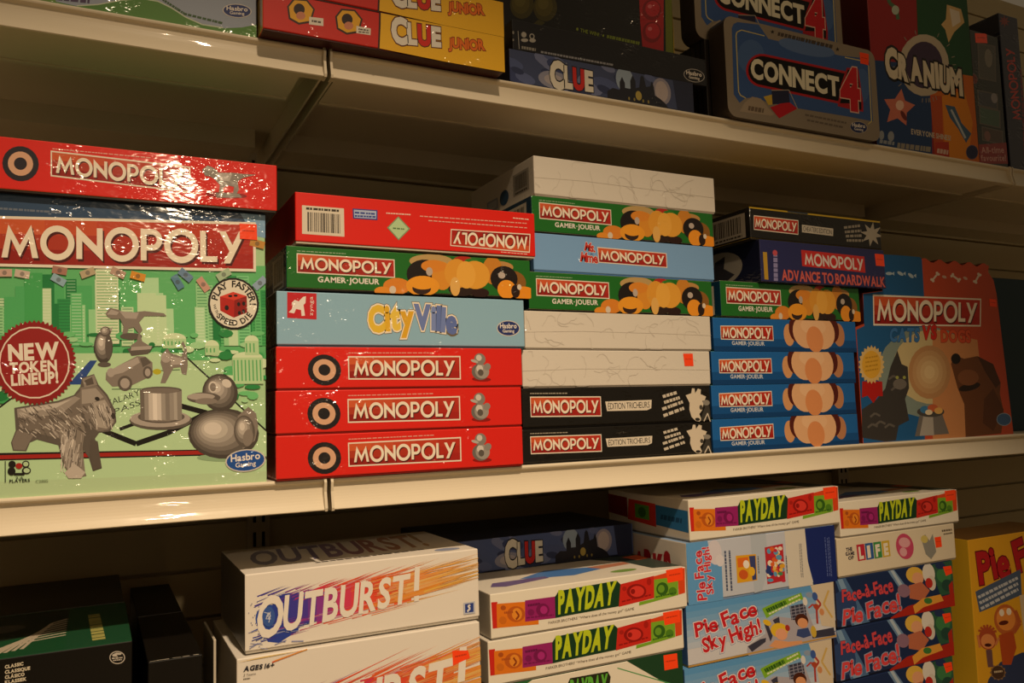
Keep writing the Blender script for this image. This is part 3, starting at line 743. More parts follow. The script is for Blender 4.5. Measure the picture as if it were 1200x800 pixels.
A2 = box('board_game_box', 'red game box with lizard print lying on the big upright green box', -.168, .2435, .304, .3765, -.012, .27, RED, '#8f1a14', '#5f8a5a', '#2a2018', 'wrap')
F = Face(A2, 'front', [(-227, 262), (1176, 300), (1176, 112), (-220, 5)])
mono_panel(F, (262, 195), (848, 238), (848, 130), (262, 82), ux=(.04, .96), vy=(.16, .82))
p = F.part('token_picture', 'printed silver lizard')
p.ell(985, 240, 80, 12, '#8f150f').poly([(945, 232), (1035, 232), (1045, 246), (950, 252)], '#8d857c')
p.poly([(893, 140), (915, 122), (940, 132), (958, 150), (1010, 148), (1060, 152), (1100, 152), (1050, 168), (1030, 182), (1034, 215), (1026, 232), (1012, 232), (1016, 205), (990, 200), (975, 212), (972, 232), (958, 230), (962, 200), (942, 178), (925, 168), (905, 165)], '#8d857c')
p.poly([(945, 150), (1010, 152), (1000, 180), (965, 185)], '#b5ada4').poly([(898, 140), (916, 126), (938, 138), (925, 146)], '#b5ada4')
p.done()
p = F.part('print_patch', 'plain dark and tan printed rings')
p.ell(125, 145, 84, 78, '#26222a').ell(125, 145, 58, 54, '#d8a888').ell(125, 145, 30, 28, '#26222a')
p.done()
p = F.part('small_print'); p.bars((270, 74), (700, 100), 4, '#e8b0a0', 24, 4); p.done()
def catdog(W, H):
    pts = [(0, H * .60), (0, 0), (W, 0), (W * .955, H * .82), (W * .94, H * .90), (W * .905, H * .945), (W * .915, H * .985)]
    n = 40
    for i in range(n + 1):
        t = i / n
        pts.append((W * (.90 - .72 * t), H * (.985 + .012 * math.sin(t * 44))))
    pts += [(W * .18, H * .80), (W * .055, H * .78), (W * .055, H * .62)]
    return pts
Eb = box('board_game_box', 'upright blue and orange game box with wavy top right of the fourth stack', 1.476, 2.0, -.093, .325, .003, .08, '#bb4a2c', '#5a2014', None, None, 'card', None, 'board game', catdog)
F = Face(Eb, 'front', [(64, 767), (637, 730), (587, 97), (19, 48)])
p = F.part('background_print', 'blue left half')
p.poly([(66, 766), (300, 752), (305, 330), (290, 80), (280, 68), (134, 60), (140, 198), (66, 208), (70, 328), (40, 342)], '#1f5a90').ell(310, 500, 190, 170, '#7f8f88').ell(330, 480, 150, 140, '#c9b888').poly([(330, 752), (330, 340), (500, 380), (520, 560), (450, 752)], '#c98a58')
for (x, y, r) in ((340, 145, -50), (418, 148, 35), (500, 150, -60), (375, 145, 20), (455, 150, 30)):
    if x in (375, 455): p.ell(x, y, 9, 5, '#c9a898', r); continue
    c_, s_ = math.cos(math.radians(r)), math.sin(math.radians(r))
    p.line([(x - 15 * c_, y - 15 * s_), (x + 15 * c_, y + 15 * s_)], 7, '#d8c8b8')
    for k in (-1, 1):
        for h in (-1, 1): p.ell(x + k * 16 * c_ - h * 4 * s_, y + k * 16 * s_ + h * 4 * c_, 5, 5, '#d8c8b8')
for (x, y, r) in ((165, 132, 0), (208, 132, 30), (248, 140, 40)): p.ell(x, y, 13, 6, '#a8bccc', r).poly([(x + 10, y), (x + 20, y - 7), (x + 20, y + 8)], '#a8bccc')
p.done()
mono_panel(F, (105, 326), (513, 330), (515, 226), (103, 210), ux=(.035, .965), vy=(.16, .84))
p = F.part('subtitle_lettering', 'blue and orange subtitle')
p.text('CATS', (166, 384), (280, 384), (282, 338), (168, 338), '#3b74b4', .05, .06, None, None, '#1c3f6c', .025)
p.text('VS', (288, 376), (346, 374), (346, 328), (290, 330), '#c8281c', .06, .02, None, None, '#6a100c', .025)
p.text('DOGS', (362, 386), (476, 388), (474, 346), (360, 344), '#d0502c', .05, .06, None, None, '#8a2a14', .025)
p.done()
p = F.part('picture', 'printed grey cat and brown dog')
p.poly([(150, 760), (60, 745), (60, 640), (120, 600), (150, 560), (170, 480), (196, 420), (212, 470), (235, 480), (240, 560), (225, 600), (240, 680), (200, 700), (190, 755)], '#3b3836')
for (x, y) in ((180, 520), (190, 560), (110, 660), (130, 690), (165, 700), (100, 700)): p.line([(x - 18, y + 8), (x, y - 6), (x + 20, y + 4)], 8, '#5f5a55')
p.ell(205, 545, 26, 20, '#6e6862').ell(195, 520, 6, 6, '#9aa050').ell(222, 520, 6, 6, '#9aa050')
p.poly([(455, 742), (450, 620), (425, 560), (400, 470), (412, 436), (450, 450), (500, 440), (560, 470), (588, 540), (585, 580), (600, 650), (590, 728)], '#6b3f22')
p.poly([(500, 440), (560, 470), (588, 540), (570, 560), (530, 500)], '#4a2a16').poly([(525, 600), (560, 560), (600, 640), (560, 720), (520, 690)], '#57311a').ell(418, 450, 18, 20, '#1c1512').ell(470, 555, 42, 14, '#2a1a12', -14).ell(465, 520, 40, 30, '#835030')
p.shade(318, 500, 80, 100, '#b88a5c', '#dcc090', 5, 0, 0).poly([(262, 740), (282, 650), (362, 645), (392, 730)], '#6f6a66').poly([(280, 738), (295, 660), (330, 656), (335, 736)], '#a8a29a').ell(322, 648, 52, 20, '#4a4642').ell(300, 640, 18, 14, '#3a78a8').ell(330, 634, 20, 14, '#c0603a').ell(352, 644, 16, 12, '#d8a85c').ell(315, 650, 14, 10, '#e0d0b0')
p.done()
p = F.part('rosette', 'yellow rosette with red ribbon')
p.poly([(62, 535), (138, 535), (140, 590), (122, 590), (104, 616), (82, 588), (60, 596)], '#b01c18').star(97, 472, 50, 43, 22, '#d8b878', -90, 1.45).ell(97, 472, 36, 52, '#dca838')
for k in range(4): p.bars((74, 448 + k * 16), (122, 440 + k * 16), 6, '#b98a24', 5, k)
p.done()
badge(F, 600, 676, 28, 24, 0, False, '#3f5f88', '#8fa0b0')
sticker(F, [(545, 226), (572, 230), (574, 258), (547, 254)])
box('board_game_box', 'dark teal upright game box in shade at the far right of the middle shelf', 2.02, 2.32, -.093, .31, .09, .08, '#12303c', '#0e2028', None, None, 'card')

# ================================================================== upper shelf
U1 = box('board_game_box', 'red game box at the far left end of the upper shelf', -.36, -.0755, ZU, ZU + .09, .0, .27, '#b8242a', '#6a1418', '#b8242a', None, 'wrap')
F = Face(U1, 'front'); p = F.part('background_print', 'pale scribble print')
rnd = random.Random(2)
for i in range(14):
    u, v = rnd.uniform(.05, .95), rnd.uniform(.55, .9); p.line([(u, v), (u + .03, v + .05), (u + .05, v)], .012, '#e0a8a0')
p.done()
U2 = box('board_game_box', 'grey blue and green hill printed game box on the upper shelf', -.072, .2165, ZU, ZU + .085, .0, .27, '#98a2b4', '#3a4a2a', '#98a2b4', None, 'wrap')
F = Face(U2, 'front', [(162, 12), (1105, 173), (1102, -67), (167, -254)])
p = F.part('background_print', 'printed green hill')
p.poly([(162, 12), (162, -14), (240, 12), (330, 32), (420, 26), (520, 6), (610, -2), (680, 10), (740, 40), (800, 80), (870, 112), (960, 126), (1040, 122), (1106, 108), (1105, 175)], '#55843a')
p.line([(330, 30), (420, 24), (520, 4), (610, -4), (680, 8), (740, 38), (800, 78), (870, 110), (960, 124)], 5, '#c3ccb4')
p.poly([(162, 12), (162, -60), (215, -40), (240, 12)], '#6a8a3c')
p.done()
p = F.part('small_print', 'dark purple print'); p.bars((240, -6), (385, 8), 22, '#4a3a5c', 3, 4).bars((700, 0), (790, 60), 10, '#3c5a34', 8, 3).bars((790, 62), (960, 104), 10, '#3c5a34', 10, 5); p.done()
badge(F, 1020, 48, 63, 31, 4)
U3 = box('board_game_box', 'red and yellow game box jutting over the upper shelf edge, lower of two', .219, .620, ZU, ZU + .0615, -.036, .27, '#c4281e', '#c89a2c', '#c4281e', '#3a1410', 'wrap', 'red and yellow game boxes on the upper shelf')
F = Face(U3, 'front', [(28, 142), (1082, 312), (1086, 155), (30, -35)])
p = F.part('background_print', 'yellow right half'); p.poly([(540, 0), (1090, 140), (1086, 320), (528, 215), (536, 100)], '#e2ae22').line([(542, -10), (536, 110), (527, 226)], 8, '#3a1410'); p.done()
for (x, y) in ((193, 58), (400, 98)):
    p = F.part('picture', 'yellow frame with dark disc')
    p.poly([(x - 58, y - 20), (x - 30, y - 56), (x + 30, y - 52), (x + 62, y - 10), (x + 44, y + 50), (x - 10, y + 60), (x - 52, y + 36)], '#3a2418').poly([(x - 50, y - 18), (x - 26, y - 48), (x + 26, y - 45), (x + 54, y - 9), (x + 38, y + 42), (x - 8, y + 51), (x - 45, y + 30)], '#d8a024')
    p.ell(x - 6, y - 8, 24, 26, '#2a1a18').ell(x, y + 20, 20, 18, '#c07a5c'); p.done()
p = F.part('name_tags', 'white name tags')
p.poly([(230, 82), (291, 88), (290, 122), (228, 116)], '#d8cfc0').poly([(434, 118), (496, 128), (494, 158), (432, 150)], '#d8cfc0').bars((240, 100), (282, 106), 9, '#5a5048', 3, 1).bars((442, 132), (488, 138), 7, '#5a5048', 4, 1).bars((442, 144), (488, 148), 6, '#5a5048', 4, 2)
p.done()
p = F.part('title_lettering', 'white and red title with red subtitle')
p.text('CLUE', (592, 184), (805, 200), (806, 120), (590, 92), '#dcd5c8', .06, .02, None, lambda i, n: (0, .06 if i == 0 else -.02, 0, 1.18 if i == 0 else .98), '#5a2a1a', .04, ['#dcd5c8', '#dcd5c8', '#c8281e', '#dcd5c8'])
p.text('JUNIOR', (836, 205), (1000, 216), (996, 172), (838, 164), '#d86a1c', .05, .03, None, lambda i, n: (0, (.05 if i % 2 else -.05), 0, 1), '#6a1410', .05)
p.done()
clone(U3, 'red and yellow game box resting on the lower red and yellow one', x0=.2195, z0=ZU + .062, z1=ZU + .1235, y=-.036, group='red and yellow game boxes on the upper shelf')
NAVY = '#3c4668'
def clue_print(F, T, dim=1):
    """T maps the print's own 0..1 (across, down) coordinates"""
    p = F.part('background_print', 'cloudy night sky and dark castle')
    rnd = random.Random(3)
    for i in range(26):
        u, v = rnd.uniform(0, .85), rnd.uniform(0, 1)
        a, b = T(u, v), T(u + .05, v)
        w = abs(b[0] - a[0]) * rnd.uniform(.6, 1.6)
        p.ell(a[0], a[1], w, w * .45, rnd.choice(['#4a5680', '#55608a', '#36406a', '#6a7296', '#2c3558']), 12, 12)
    a = T(.22, .7); b = T(.27, .7); w = abs(b[0] - a[0])
    p.ell(a[0], a[1], w * 1.6, w * .8, '#8a8a9c').ell(a[0], a[1], w * 1.0, w * .5, '#a8a0a4')
    a = T(.81, .45); p.ell(a[0], a[1], w * 1.1, w * 1.3, '#8f8a98').ell(a[0], a[1], w * .75, w * 1.0, '#b0a4a4')
    a = T(.6, .3); p.ell(a[0], a[1], w * 1.0, w * 1.2, '#8fa0b4')
    sil = [(.50, 1), (.50, .75), (.53, .62), (.57, .64), (.57, .40), (.585, .22), (.60, .40), (.60, .55), (.63, .55), (.63, .30), (.645, .10), (.66, .28), (.66, .50), (.68, .45), (.69, .12), (.70, .05), (.71, .12), (.72, .40), (.745, .35), (.755, .18), (.765, .35), (.77, .62), (.80, .70), (.83, .82), (.85, 1)]
    p.poly([T(*q) for q in sil], '#1c1d28')
    a = T(.675, .72); p.ell(a[0], a[1], w * .35, w * .45, '#a89448')
    for u in (.62, .65, .70, .73): a = T(u, .86); p.ell(a[0], a[1], w * .1, w * .16, '#8a7a3c')
    p.poly([T(.88, 0), T(1, 0), T(1, 1), T(.9, 1)], '#20263f')
    p.done()
    p = F.part('title_lettering', 'cream and red title')
    p.text('CLUE', T(.205, .84), T(.425, .80), T(.425, .26), T(.205, .22), '#dcd5c4', .065, .02, None, lambda i, n: (0, .0 if i == 0 else -.03, 0, 1.2 if i == 0 else 1.0), '#14161f', .04, ['#dcd5c4', '#dcd5c4', '#c4241e', '#dcd5c4'])
    p.done()
U5 = box('board_game_box', 'dark blue castle printed game box lying on the upper shelf', .648, 1.056, ZU, ZU + .0625, 0, .27, NAVY, '#20263c', NAVY, '#14182a', 'wrap')
F = Face(U5, 'front', [(0, 62), (408, 62), (408, 0), (0, 0)]); clue_print(F, lambda u, v: (u * 408, v * 62))
U6 = box('board_game_box', 'flat black game box lying on the dark blue castle box, upper shelf', .657, 1.096, ZU + .063, ZU + .1195, .003, .27, '#121116', '#0d0c10', '#121116', None, 'wrap')
F = Face(U6, 'front', [(90, 250), (1100, 440), (1100, 300), (95, 100)])
p = F.part('small_print', 'white player mark and print lines')
p.line([(122, 160), (122, 248)], 3, '#a8a49c').ell(150, 178, 13, 14, '#a8a49c').ell(190, 186, 13, 14, '#a8a49c').ell(190, 186, 8, 9, '#121116').ell(152, 205, 18, 9, '#a8a49c').ell(192, 206, 16, 10, '#a8a49c').bars((135, 240), (205, 252), 14, '#8a867e', 5, 3).bars((230, 262), (604, 328), 10, '#8a8a90', 26, 6)
p.ell(97, 168, 5, 8, '#8a867e').ell(95, 204, 4, 6, '#8a867e')
p.done()
badge(F, 1030, 382, 58, 34, 10, True, '#121116', '#a8a4a0')
U7 = box('board_game_box', 'black upright game box with red and gold strips standing on the flat black box', .655, 1.055, ZU + .120, ZU + .38, .05, .08, '#0e0d0d', '#0a0909', '#0e0d0d', None, 'wrap')
F = Face(U7, 'front', [(22, 144), (945, 333), (915, -290), (2, -545)])
p = F.part('picture', 'olive printed discs')
for (x, y) in ((140, 20), (262, 34), (120, -110), (250, -95)): p.ell(x, y, 62, 72, '#4a4212').ell(x - 6, y - 8, 46, 54, '#5c5218').ell(x - 10, y - 20, 28, 30, '#6a6024')
p.poly([(225, 96), (262, 112), (235, 132), (200, 118)], '#4a4414')
p.done()
p = F.part('small_print', 'yellow green print line'); p.ell(430, 146, 6, 8, '#8fa02a').text('THE WIN!', (445, 160), (545, 184), (545, 166), (446, 142), '#8a9a28', .02, .12).ell(566, 180, 5, 6, '#8fa02a').bars((585, 184), (760, 222), 16, '#7a8a24', 9, 7); p.done()
p = F.part('red_window', 'glossy red strip with round bubbles')
p.poly([(742, -300), (886, -280), (884, 262), (772, 236), (760, 100)], '#b01a24')
for k, y in enumerate((-180, -70, 50, 165)): p.ell(822, y, 50, 54, '#8a101a').ell(826, y - 6, 38, 40, '#c02430').ell(812, y - 18, 12, 10, '#e0707a')
p.done()
p = F.part('gold_strip', 'gold and green strip'); p.poly([(888, -290), (918, -290), (936, 300), (896, 262)], '#6a7414').poly([(922, -290), (940, -290), (952, 330), (938, 300)], '#b89a1c'); p.done()
def tin_outline(W, H):
    r = .022; o = []
    for cx, cy, a0 in ((W - r, r, -90), (W - r, H - r, 0), (r, H - r, 90), (r, r, 180)):
        o += arc(cx, cy, r, a0, a0 + 90, 5)
    return o
U8 = box('game_tin', 'blue rounded game tin with price sticker standing at the front of the upper shelf', 1.126, 1.566, ZU, ZU + .2095, -.02, .046, '#8c8070', '#4a4038', None, None, 'tin', 'blue game tins', 'game tin', tin_outline)
F = Face(U8, 'front', [(282, 612), (1074, 750), (1046, 268), (255, 78)])
p = F.part('background_print', 'blue printed panel with yellow line')
p.poly([(300, 150), (310, 128), (330, 118), (440, 130), (490, 205), (870, 292), (1005, 305), (1020, 325), (1036, 640), (900, 614), (640, 572), (480, 540), (430, 515), (370, 520), (340, 545), (310, 500)], '#3c5a92')
p.ell(690, 250, 150, 40, '#5a74a4', 12).ell(400, 300, 70, 90, '#4a689c').ell(980, 450, 40, 90, '#4a689c')
p.line([(470, 190), (350, 160), (326, 172), (322, 190), (335, 485), (345, 505), (372, 520)], 5, '#c8b870').line([(890, 300), (1000, 322), (1015, 345), (1028, 640), (1010, 655)], 5, '#c8b870')
p.done()
p = F.part('small_print', 'dark print on the silver bands')
p.star(512, 168, 12, 5, 5, '#2a2420').bars((540, 178), (830, 246), 20, '#4a4038', 14, 3).star(852, 258, 12, 5, 5, '#2a2420').poly([(340, 590), (365, 545), (405, 512), (450, 522), (480, 560), (520, 606), (500, 612)], '#a0907c').bars((385, 572), (465, 586), 24, '#6a5a4a', 4, 3).bars((680, 606), (900, 650), 10, '#6a5f54', 12, 2).bars((690, 634), (880, 672), 10, '#6a5f54', 10, 5)
p.done()
p = F.part('title_lettering', 'cream and red title on a black pill')
p.line([(450, 372), (880, 462)], 176, '#b0242a').ell(455, 373, 82, 88, '#b0242a').line([(450, 372), (880, 462)], 152, '#14110e').ell(455, 373, 70, 76, '#14110e')
p.poly([(850, 560), (870, 440), (900, 355), (960, 360), (985, 540), (985, 590), (930, 580)], '#a8222a').poly([(862, 545), (905, 366), (955, 370), (975, 545), (975, 580), (920, 570), (915, 545)], '#14110e')
p.text('CONNECT', (398, 408), (862, 507), (858, 412), (398, 312), '#e2dcc4', .045, .05)
p.text('4', (866, 560), (972, 578), (965, 378), (862, 362), '#c4242c', .06, .05, None, None, '#e0b8a8', .02)
p.done()
p = F.part('picture', 'red yellow and dark printed grid'); p.poly([(498, 568), (590, 534), (640, 574), (545, 626)], '#b8202a').poly([(464, 512), (508, 500), (512, 552), (490, 556)], '#c8a83c').poly([(506, 478), (596, 476), (600, 542), (510, 552)], '#2a2c44').line([(506, 478), (596, 476), (640, 574)], 4, '#a89c8c'); p.done()
badge(F, 960, 672, 47, 32, 8, True, '#2a3560', '#a89c8c')
sticker(F, [(968, 272), (1016, 282), (1016, 342), (972, 332)])
U9b = box('board_game_box', 'dark box lying behind the front blue tin, carrying the second tin', 1.118, 1.558, ZU, ZU + .179, .03, .2, '#2a2420', '#2e2722', '#2a2420', '#14110e', 'card')
F = Face(U9b, 'left'); p = F.part('ridges', 'vertical dark ridges')
for k in range(6): p.rect(.52 + k * .08, 0, .545 + k * .08, 1, '#14100d')
p.done()
clone(U8, 'blue rounded game tin standing higher behind the front one', x0=1.098, z0=ZU + .1795, z1=ZU + .389, W=.43, y=.032, group='blue game tins')
U10 = box('board_game_box', 'large upright four colour game box with ring emblem', 1.582, 1.948, ZU, ZU + .42, .002, .1, '#8c1f20', '#5a1414', None, None, 'card')
F = Face(U10, 'front', [(95, 572), (490, 647), (466, 33), (52, -88)])
p = F.part('background_print', 'red green blue and orange quarters')
p.poly([(255, -120), (480, -80), (490, 340), (300, 300), (262, 280)], '#1c4a2a').poly([(70, 262), (262, 280), (310, 300), (305, 680), (80, 600)], '#1f3a66').poly([(303, 300), (490, 330), (495, 680), (318, 640)], '#c2641c').poly([(350, 400), (440, 380), (470, 500), (440, 660), (360, 640)], '#d0801c').poly([(303, 395), (350, 400), (350, 640), (318, 640)], '#b04a20').rect(318, 566, 372, 640, '#a8301c')
rnd = random.Random(8)
for i in range(20):
    a = rnd.uniform(0, 6.28); p.line([(285 + 112 * math.cos(a), 285 + 122 * math.sin(a)), (285 + 126 * math.cos(a), 285 + 138 * math.sin(a))], 3, '#8a8070')
p.done()
p = F.part('title_lettering', 'cream title over a cream ring')
p.ell(283, 283, 100, 116, '#b4a894').ell(283, 283, 74, 88, '#3c2c44')
p.text('CRANIUM', (132, 312), (434, 396), (432, 316), (130, 226), '#d0c5ae', .07, .04, None, lambda i, n: (0, [.0, -.05, .04, -.02, .05, -.03, .02][i], [6, -4, 5, 0, 3, -5, 2][i], [1.12, .95, .9, .95, 1, 1, 1.05][i]), '#17130f', .07)
p.done()
p = F.part('picture', 'small printed star kite and squiggle')
p.star(180, 440, 64, 34, 5, '#c4705c', -80, 1.1).ell(184, 430, 16, 18, '#e0b8a4').ell(198, 468, 8, 20, '#6a2420', -30)
p.poly([(382, 52), (440, 70), (452, 122), (408, 160), (384, 200), (372, 150), (356, 130), (376, 110)], '#c8a870').poly([(392, 66), (432, 80), (436, 120), (402, 140)], '#d8cbb8')
p.line([(92, 10), (120, 30), (140, 20), (150, 48), (176, 66), (182, 110)], 14, '#4a6a4a').ell(172, 74, 15, 18, '#a8b4a4')
p.poly([(362, 432), (400, 440), (425, 500), (462, 540), (440, 572), (410, 520), (380, 480)], '#3c5a78').line([(385, 450), (438, 555)], 8, '#a8b0b8')
p.done()
p = F.part('small_print', 'pale print lines'); p.text('EVERYONE SHINES!', (226, 534), (380, 562), (380, 545), (226, 516), '#b8ac9a', .03, .1).bars((172, 572), (305, 592), 18, '#8a8478', 7, 3).bars((325, 596), (368, 604), 16, '#c8a898', 4, 5).ell(112, 535, 10, 16, '#8a9098').ell(148, 540, 12, 18, '#8a9098').bars((105, 556), (160, 566), 12, '#8a9098', 4, 5); p.done()
badge(F, 462, 606, 24, 26, 8, False, '#27284a', '#5a5468')
U11 = box('board_game_box', 'narrow upright game box with picture windows and a red label, upper shelf', 1.952, 2.066, ZU, ZU + .345, .004, .2, '#23261f', '#191a16', '#2a2420', None, 'wrap')
F = Face(U11, 'front', [(490, 650), (622, 640), (585, 118), (470, 108)])
for (a, b, c, d, col) in ((500, 150, 575, 285, '#4a4840'), (492, 330, 580, 395, '#3a3c44'), (496, 395, 590, 470, '#3f5a48'), (505, 478, 600, 540, '#4a3a30')): F.part('picture_window', 'dark printed window').rect(a, b, c, d, '#5a5248').rect(a + 5, b + 5, c - 5, d - 5, col).done()
p = F.part('picture_print', 'small pale shapes in the windows')
p.ell(545, 200, 16, 34, '#7a7468').ell(565, 350, 14, 20, '#8a8488').ell(530, 515, 14, 22, '#7a5048').ell(480, 290, 16, 20, '#6a2a20')
p.done()
p = F.part('red_label', 'red label with pink words'); p.poly([(488, 562), (616, 524), (622, 618), (490, 648)], '#8c1c18').text('All-time', (500, 598), (604, 572), (602, 545), (498, 572), '#c08a84', .02, .1).text('favourite!', (498, 634), (612, 606), (610, 580), (496, 608), '#c08a84', .02, .1); p.done()
sticker(F, [(492, 118), (540, 112), (542, 146), (494, 152)])
U12 = box('board_game_box', 'navy game box on end with vertical red lettering, far right of the upper shelf', 2.080, 2.160, ZU, ZU + .415, .006, .27, '#23263c', '#1a1c2c', '#23263c', None, 'wrap')
F = Face(U12, 'front', [(612, 660), (690, 672), (660, 76), (588, 60)])
p = F.part('title_lettering', 'vertical red title'); p.text('MONOPOLY', (662, 458), (642, 186), (610, 188), (628, 462), '#c03026', font='geo', gap=.08); p.star(610, 90, 22, 10, 8, '#8a2a20', -90).done()
p = F.part('small_print'); p.bars((672, 600), (668, 250), 10, '#7a2a34', 16, 3).done()

# ================================================================== bottom shelf
def filler(label, x0, x1, z1, col, y=.0, d=.27):
    """the boxes at the foot of a stack, below the picture's edge"""
    box('board_game_box', label, x0, x1, ZL, z1, y, d, col, col, col, '#a89f92', 'card')
OW = '#e2dbd0'
def outburst_print(F, bl, br, tr, tl, seed):
    q = [bl, br, tr, tl]
    p = F.part('background_print', 'rainbow streaks')
    rnd = random.Random(seed)
    ramp = [(-.05, '#2f55a8'), (.12, '#2c3f98'), (.28, '#4a3a98'), (.42, '#94388c'), (.55, '#cc3a62'), (.72, '#e04a34'), (.95, '#e2602e'), (1.2, '#e08a30'), (1.5, '#e0b44a')]
    def colr(u):
        for (a, ca), (b, cb_) in zip(ramp, ramp[1:]):
            if u < b: return mix(ca, cb_, max(0, (u - a) / (b - a)))
        return ramp[-1][1]
    L = lambda u, v: bil(q, u, v)
    p.poly([L(.02, .2), L(.05, -.15), L(.12, -.25), L(.25, -.05), L(.25, .5)], colr(.1)).ell(*L(.06, .45), abs(L(.09, 0)[0] - L(0, 0)[0]), abs(L(0, .36)[1] - L(0, 0)[1]), colr(.02))
    for k in range(16):
        u0 = .08 + k * .058; u1 = u0 + .062
        lo = .06 + .05 * math.sin(k * 2.1); hi = 1.0 + .03 * math.sin(k * 1.7)
        p.poly([L(u0, lo), L(u1, lo), L(u1, hi), L(u0, hi)], colr((u0 + u1) / 2))
    for k in range(150):
        u = rnd.uniform(-.05, 1.0); top = rnd.random() < .62
        v = rnd.uniform(.75, 1.1) if top else rnd.uniform(-.12, .35)
        ln = rnd.uniform(.08, .40) * (1.0 if u > .4 else .6)
        a = L(u, v); b = L(u + ln, v + (ln * 1.0 if top else ln * .12))
        w = rnd.uniform(2, 7)
        dx, dy = b[0] - a[0], b[1] - a[1]; n_ = math.hypot(dx, dy)
        nx, ny = -dy / n_ * w / 2, dx / n_ * w / 2
        c = colr(u + ln * .9 + .1) if rnd.random() < .8 else mix(colr(u), '#e2dbd0', .5)
        p.poly([(a[0] + nx, a[1] + ny), b, (a[0] - nx, a[1] - ny)], c)
    for k in range(95):
        u = rnd.uniform(.72, 1.1); v = rnd.uniform(.15, 1.05); ln = rnd.uniform(.15, .75)
        a = L(u, v); b = L(u + ln, v + ln * rnd.uniform(.05, .75)); w = rnd.uniform(4, 12)
        p.poly([(a[0], a[1] - w / 2), b, (a[0], a[1] + w / 2)], mix(colr(u + ln * .6), '#e2dbd0', rnd.uniform(0, .4)))
    for k in range(26):
        u = rnd.uniform(-.1, .3); v = rnd.uniform(-.35, .2); a = L(u, v); b = L(u + rnd.uniform(.03, .1), v + rnd.uniform(-.1, .1))
        p.line([a, b], rnd.uniform(2, 6), rnd.choice([colr(.05), colr(.1), '#8a90b8']))
    for k in range(18):
        u = rnd.uniform(-.12, .02); a = L(u, rnd.uniform(-.3, 1.0)); p.ell(a[0], a[1], 2.5, 2.5, '#6a76a0', 0, 7)
    p.done()
    t = F.part('title_lettering', 'white cut out title')
    jit = lambda i, n: (0, 0, 0, [1.12, 1.0, 1.0, 1.0, 1.0, 1.0, 1.0, 1.0, 1.0][i])
    L2 = lambda u, v: bil(q, u + (v - .5) * .02, v)
    t.text('OUTBURST', L2(-.01, .05), L2(1.0, .05), L2(1.0, .95), L2(-.01, .95), '#e6dfd4', .028, .07, None, jit)
    t.poly([L(1.03, .36), L(1.065, .36), L(1.075, 1.18), L(1.04, 1.18)], '#e6dfd4').poly([L(1.03, .0), L(1.063, .0), L(1.063, .18), L(1.03, .18)], '#e6dfd4')
    e = F.part('ball_mark', 'blue scratched ball inside the first letter')
    c0 = L(.055, .5)
    rx = abs(L(.042, 0)[0] - L(0, 0)[0]); ry = abs(L(0, .26)[1] - L(0, 0)[1])
    e.ell(c0[0], c0[1], rx, ry, '#3a5aa0')
    for k in range(10): e.line([(c0[0] + rx * rnd.uniform(-.7, .3), c0[1] + ry * rnd.uniform(-.6, .6)), (c0[0] + rx * rnd.uniform(.0, .6), c0[1] + ry * rnd.uniform(-.6, .3))], 3, '#c8ccd4')
    e.done(); t.done()
L3 = box('board_game_box', 'white game box with rainbow streak lettering and blue corner badge', .1985, .567, -.3365, -.2245, .008, .245, OW, '#6a635a', OW, '#b0a89a', 'card')
F = Face(L3, 'front', [(-56, 609), (1116, 454), (1118.6, 98.6), (-60, 227)])
outburst_print(F, (15, 530), (755, 370), (755, 222), (15, 345), 5)
p = F.part('maker_badge', 'small blue square badge'); p.poly([(1032, 374), (1093, 366), (1092, 426), (1032, 432)], '#b8bcc8').poly([(1040, 380), (1085, 373), (1084, 419), (1040, 424)], '#2f4288').line([(1068, 384), (1056, 390), (1066, 402), (1056, 412), (1052, 418)], 9, '#dcd8d4').done()
F = Face(L3, 'top'); p = F.part('top_lettering', 'dark title on the top'); p.text('OUTBURST!', (.06, .72), (.86, .66), (.90, .12), (.10, .20), '#3a3440', .03, .07, None, None, None, 0, ['#8d8a98', '#857f94', '#7f7690', '#8a7690', '#94707e', '#a0706a', '#a87a64', '#ac8468', '#b0906c']); p.bars((.3, .86), (.8, .8), .03, '#4a443c', 14, 3).ell(.88, .9, .06, .05, '#8f98b4').done()
L4 = box('board_game_box', 'white game box with age mark and price sticker under the rainbow streak box', .186, .563, -.455, -.339, .0, .26, OW, '#b8ae9e', OW, '#b0a89a', 'card')
F = Face(L4, 'front', [(158, 941), (1114, 749), (1106, 464), (157, 600)])
outburst_print(F, (230, 1000), (1000, 765), (1000, 600), (230, 800), 6)
p = F.part('small_print', 'dark age mark'); p.text('AGES 16+', (184, 648), (308, 630), (311, 614), (188, 628), '#2a2a34', .04, .1).text('2 Teams', (184, 668), (234, 660), (235, 652), (186, 658), '#5a5650', .0).bars((184, 678), (212, 674), 4, '#6a665e', 4, 3).line([(300, 612), (420, 568)], 5, '#d8582c').line([(310, 606), (440, 562)], 4, '#e09a3c').poly([(158, 612), (300, 588), (420, 565), (260, 590)], '#e0c078').done()
sticker(F, [(1003, 574), (1062, 574), (1070, 602), (1005, 632)])
bm_obj('side_flap', block_bm((-L4.W / 2 - .016, -.01, -.02), (-L4.W / 2 - .012, .12, L4.H + .002), .001), [mat('#cfc4b0', 'card')], L4.root, None, 'loose white side flap')
filler('white game box at the foot of the left white stack', .186, .563, -.4555, OW)
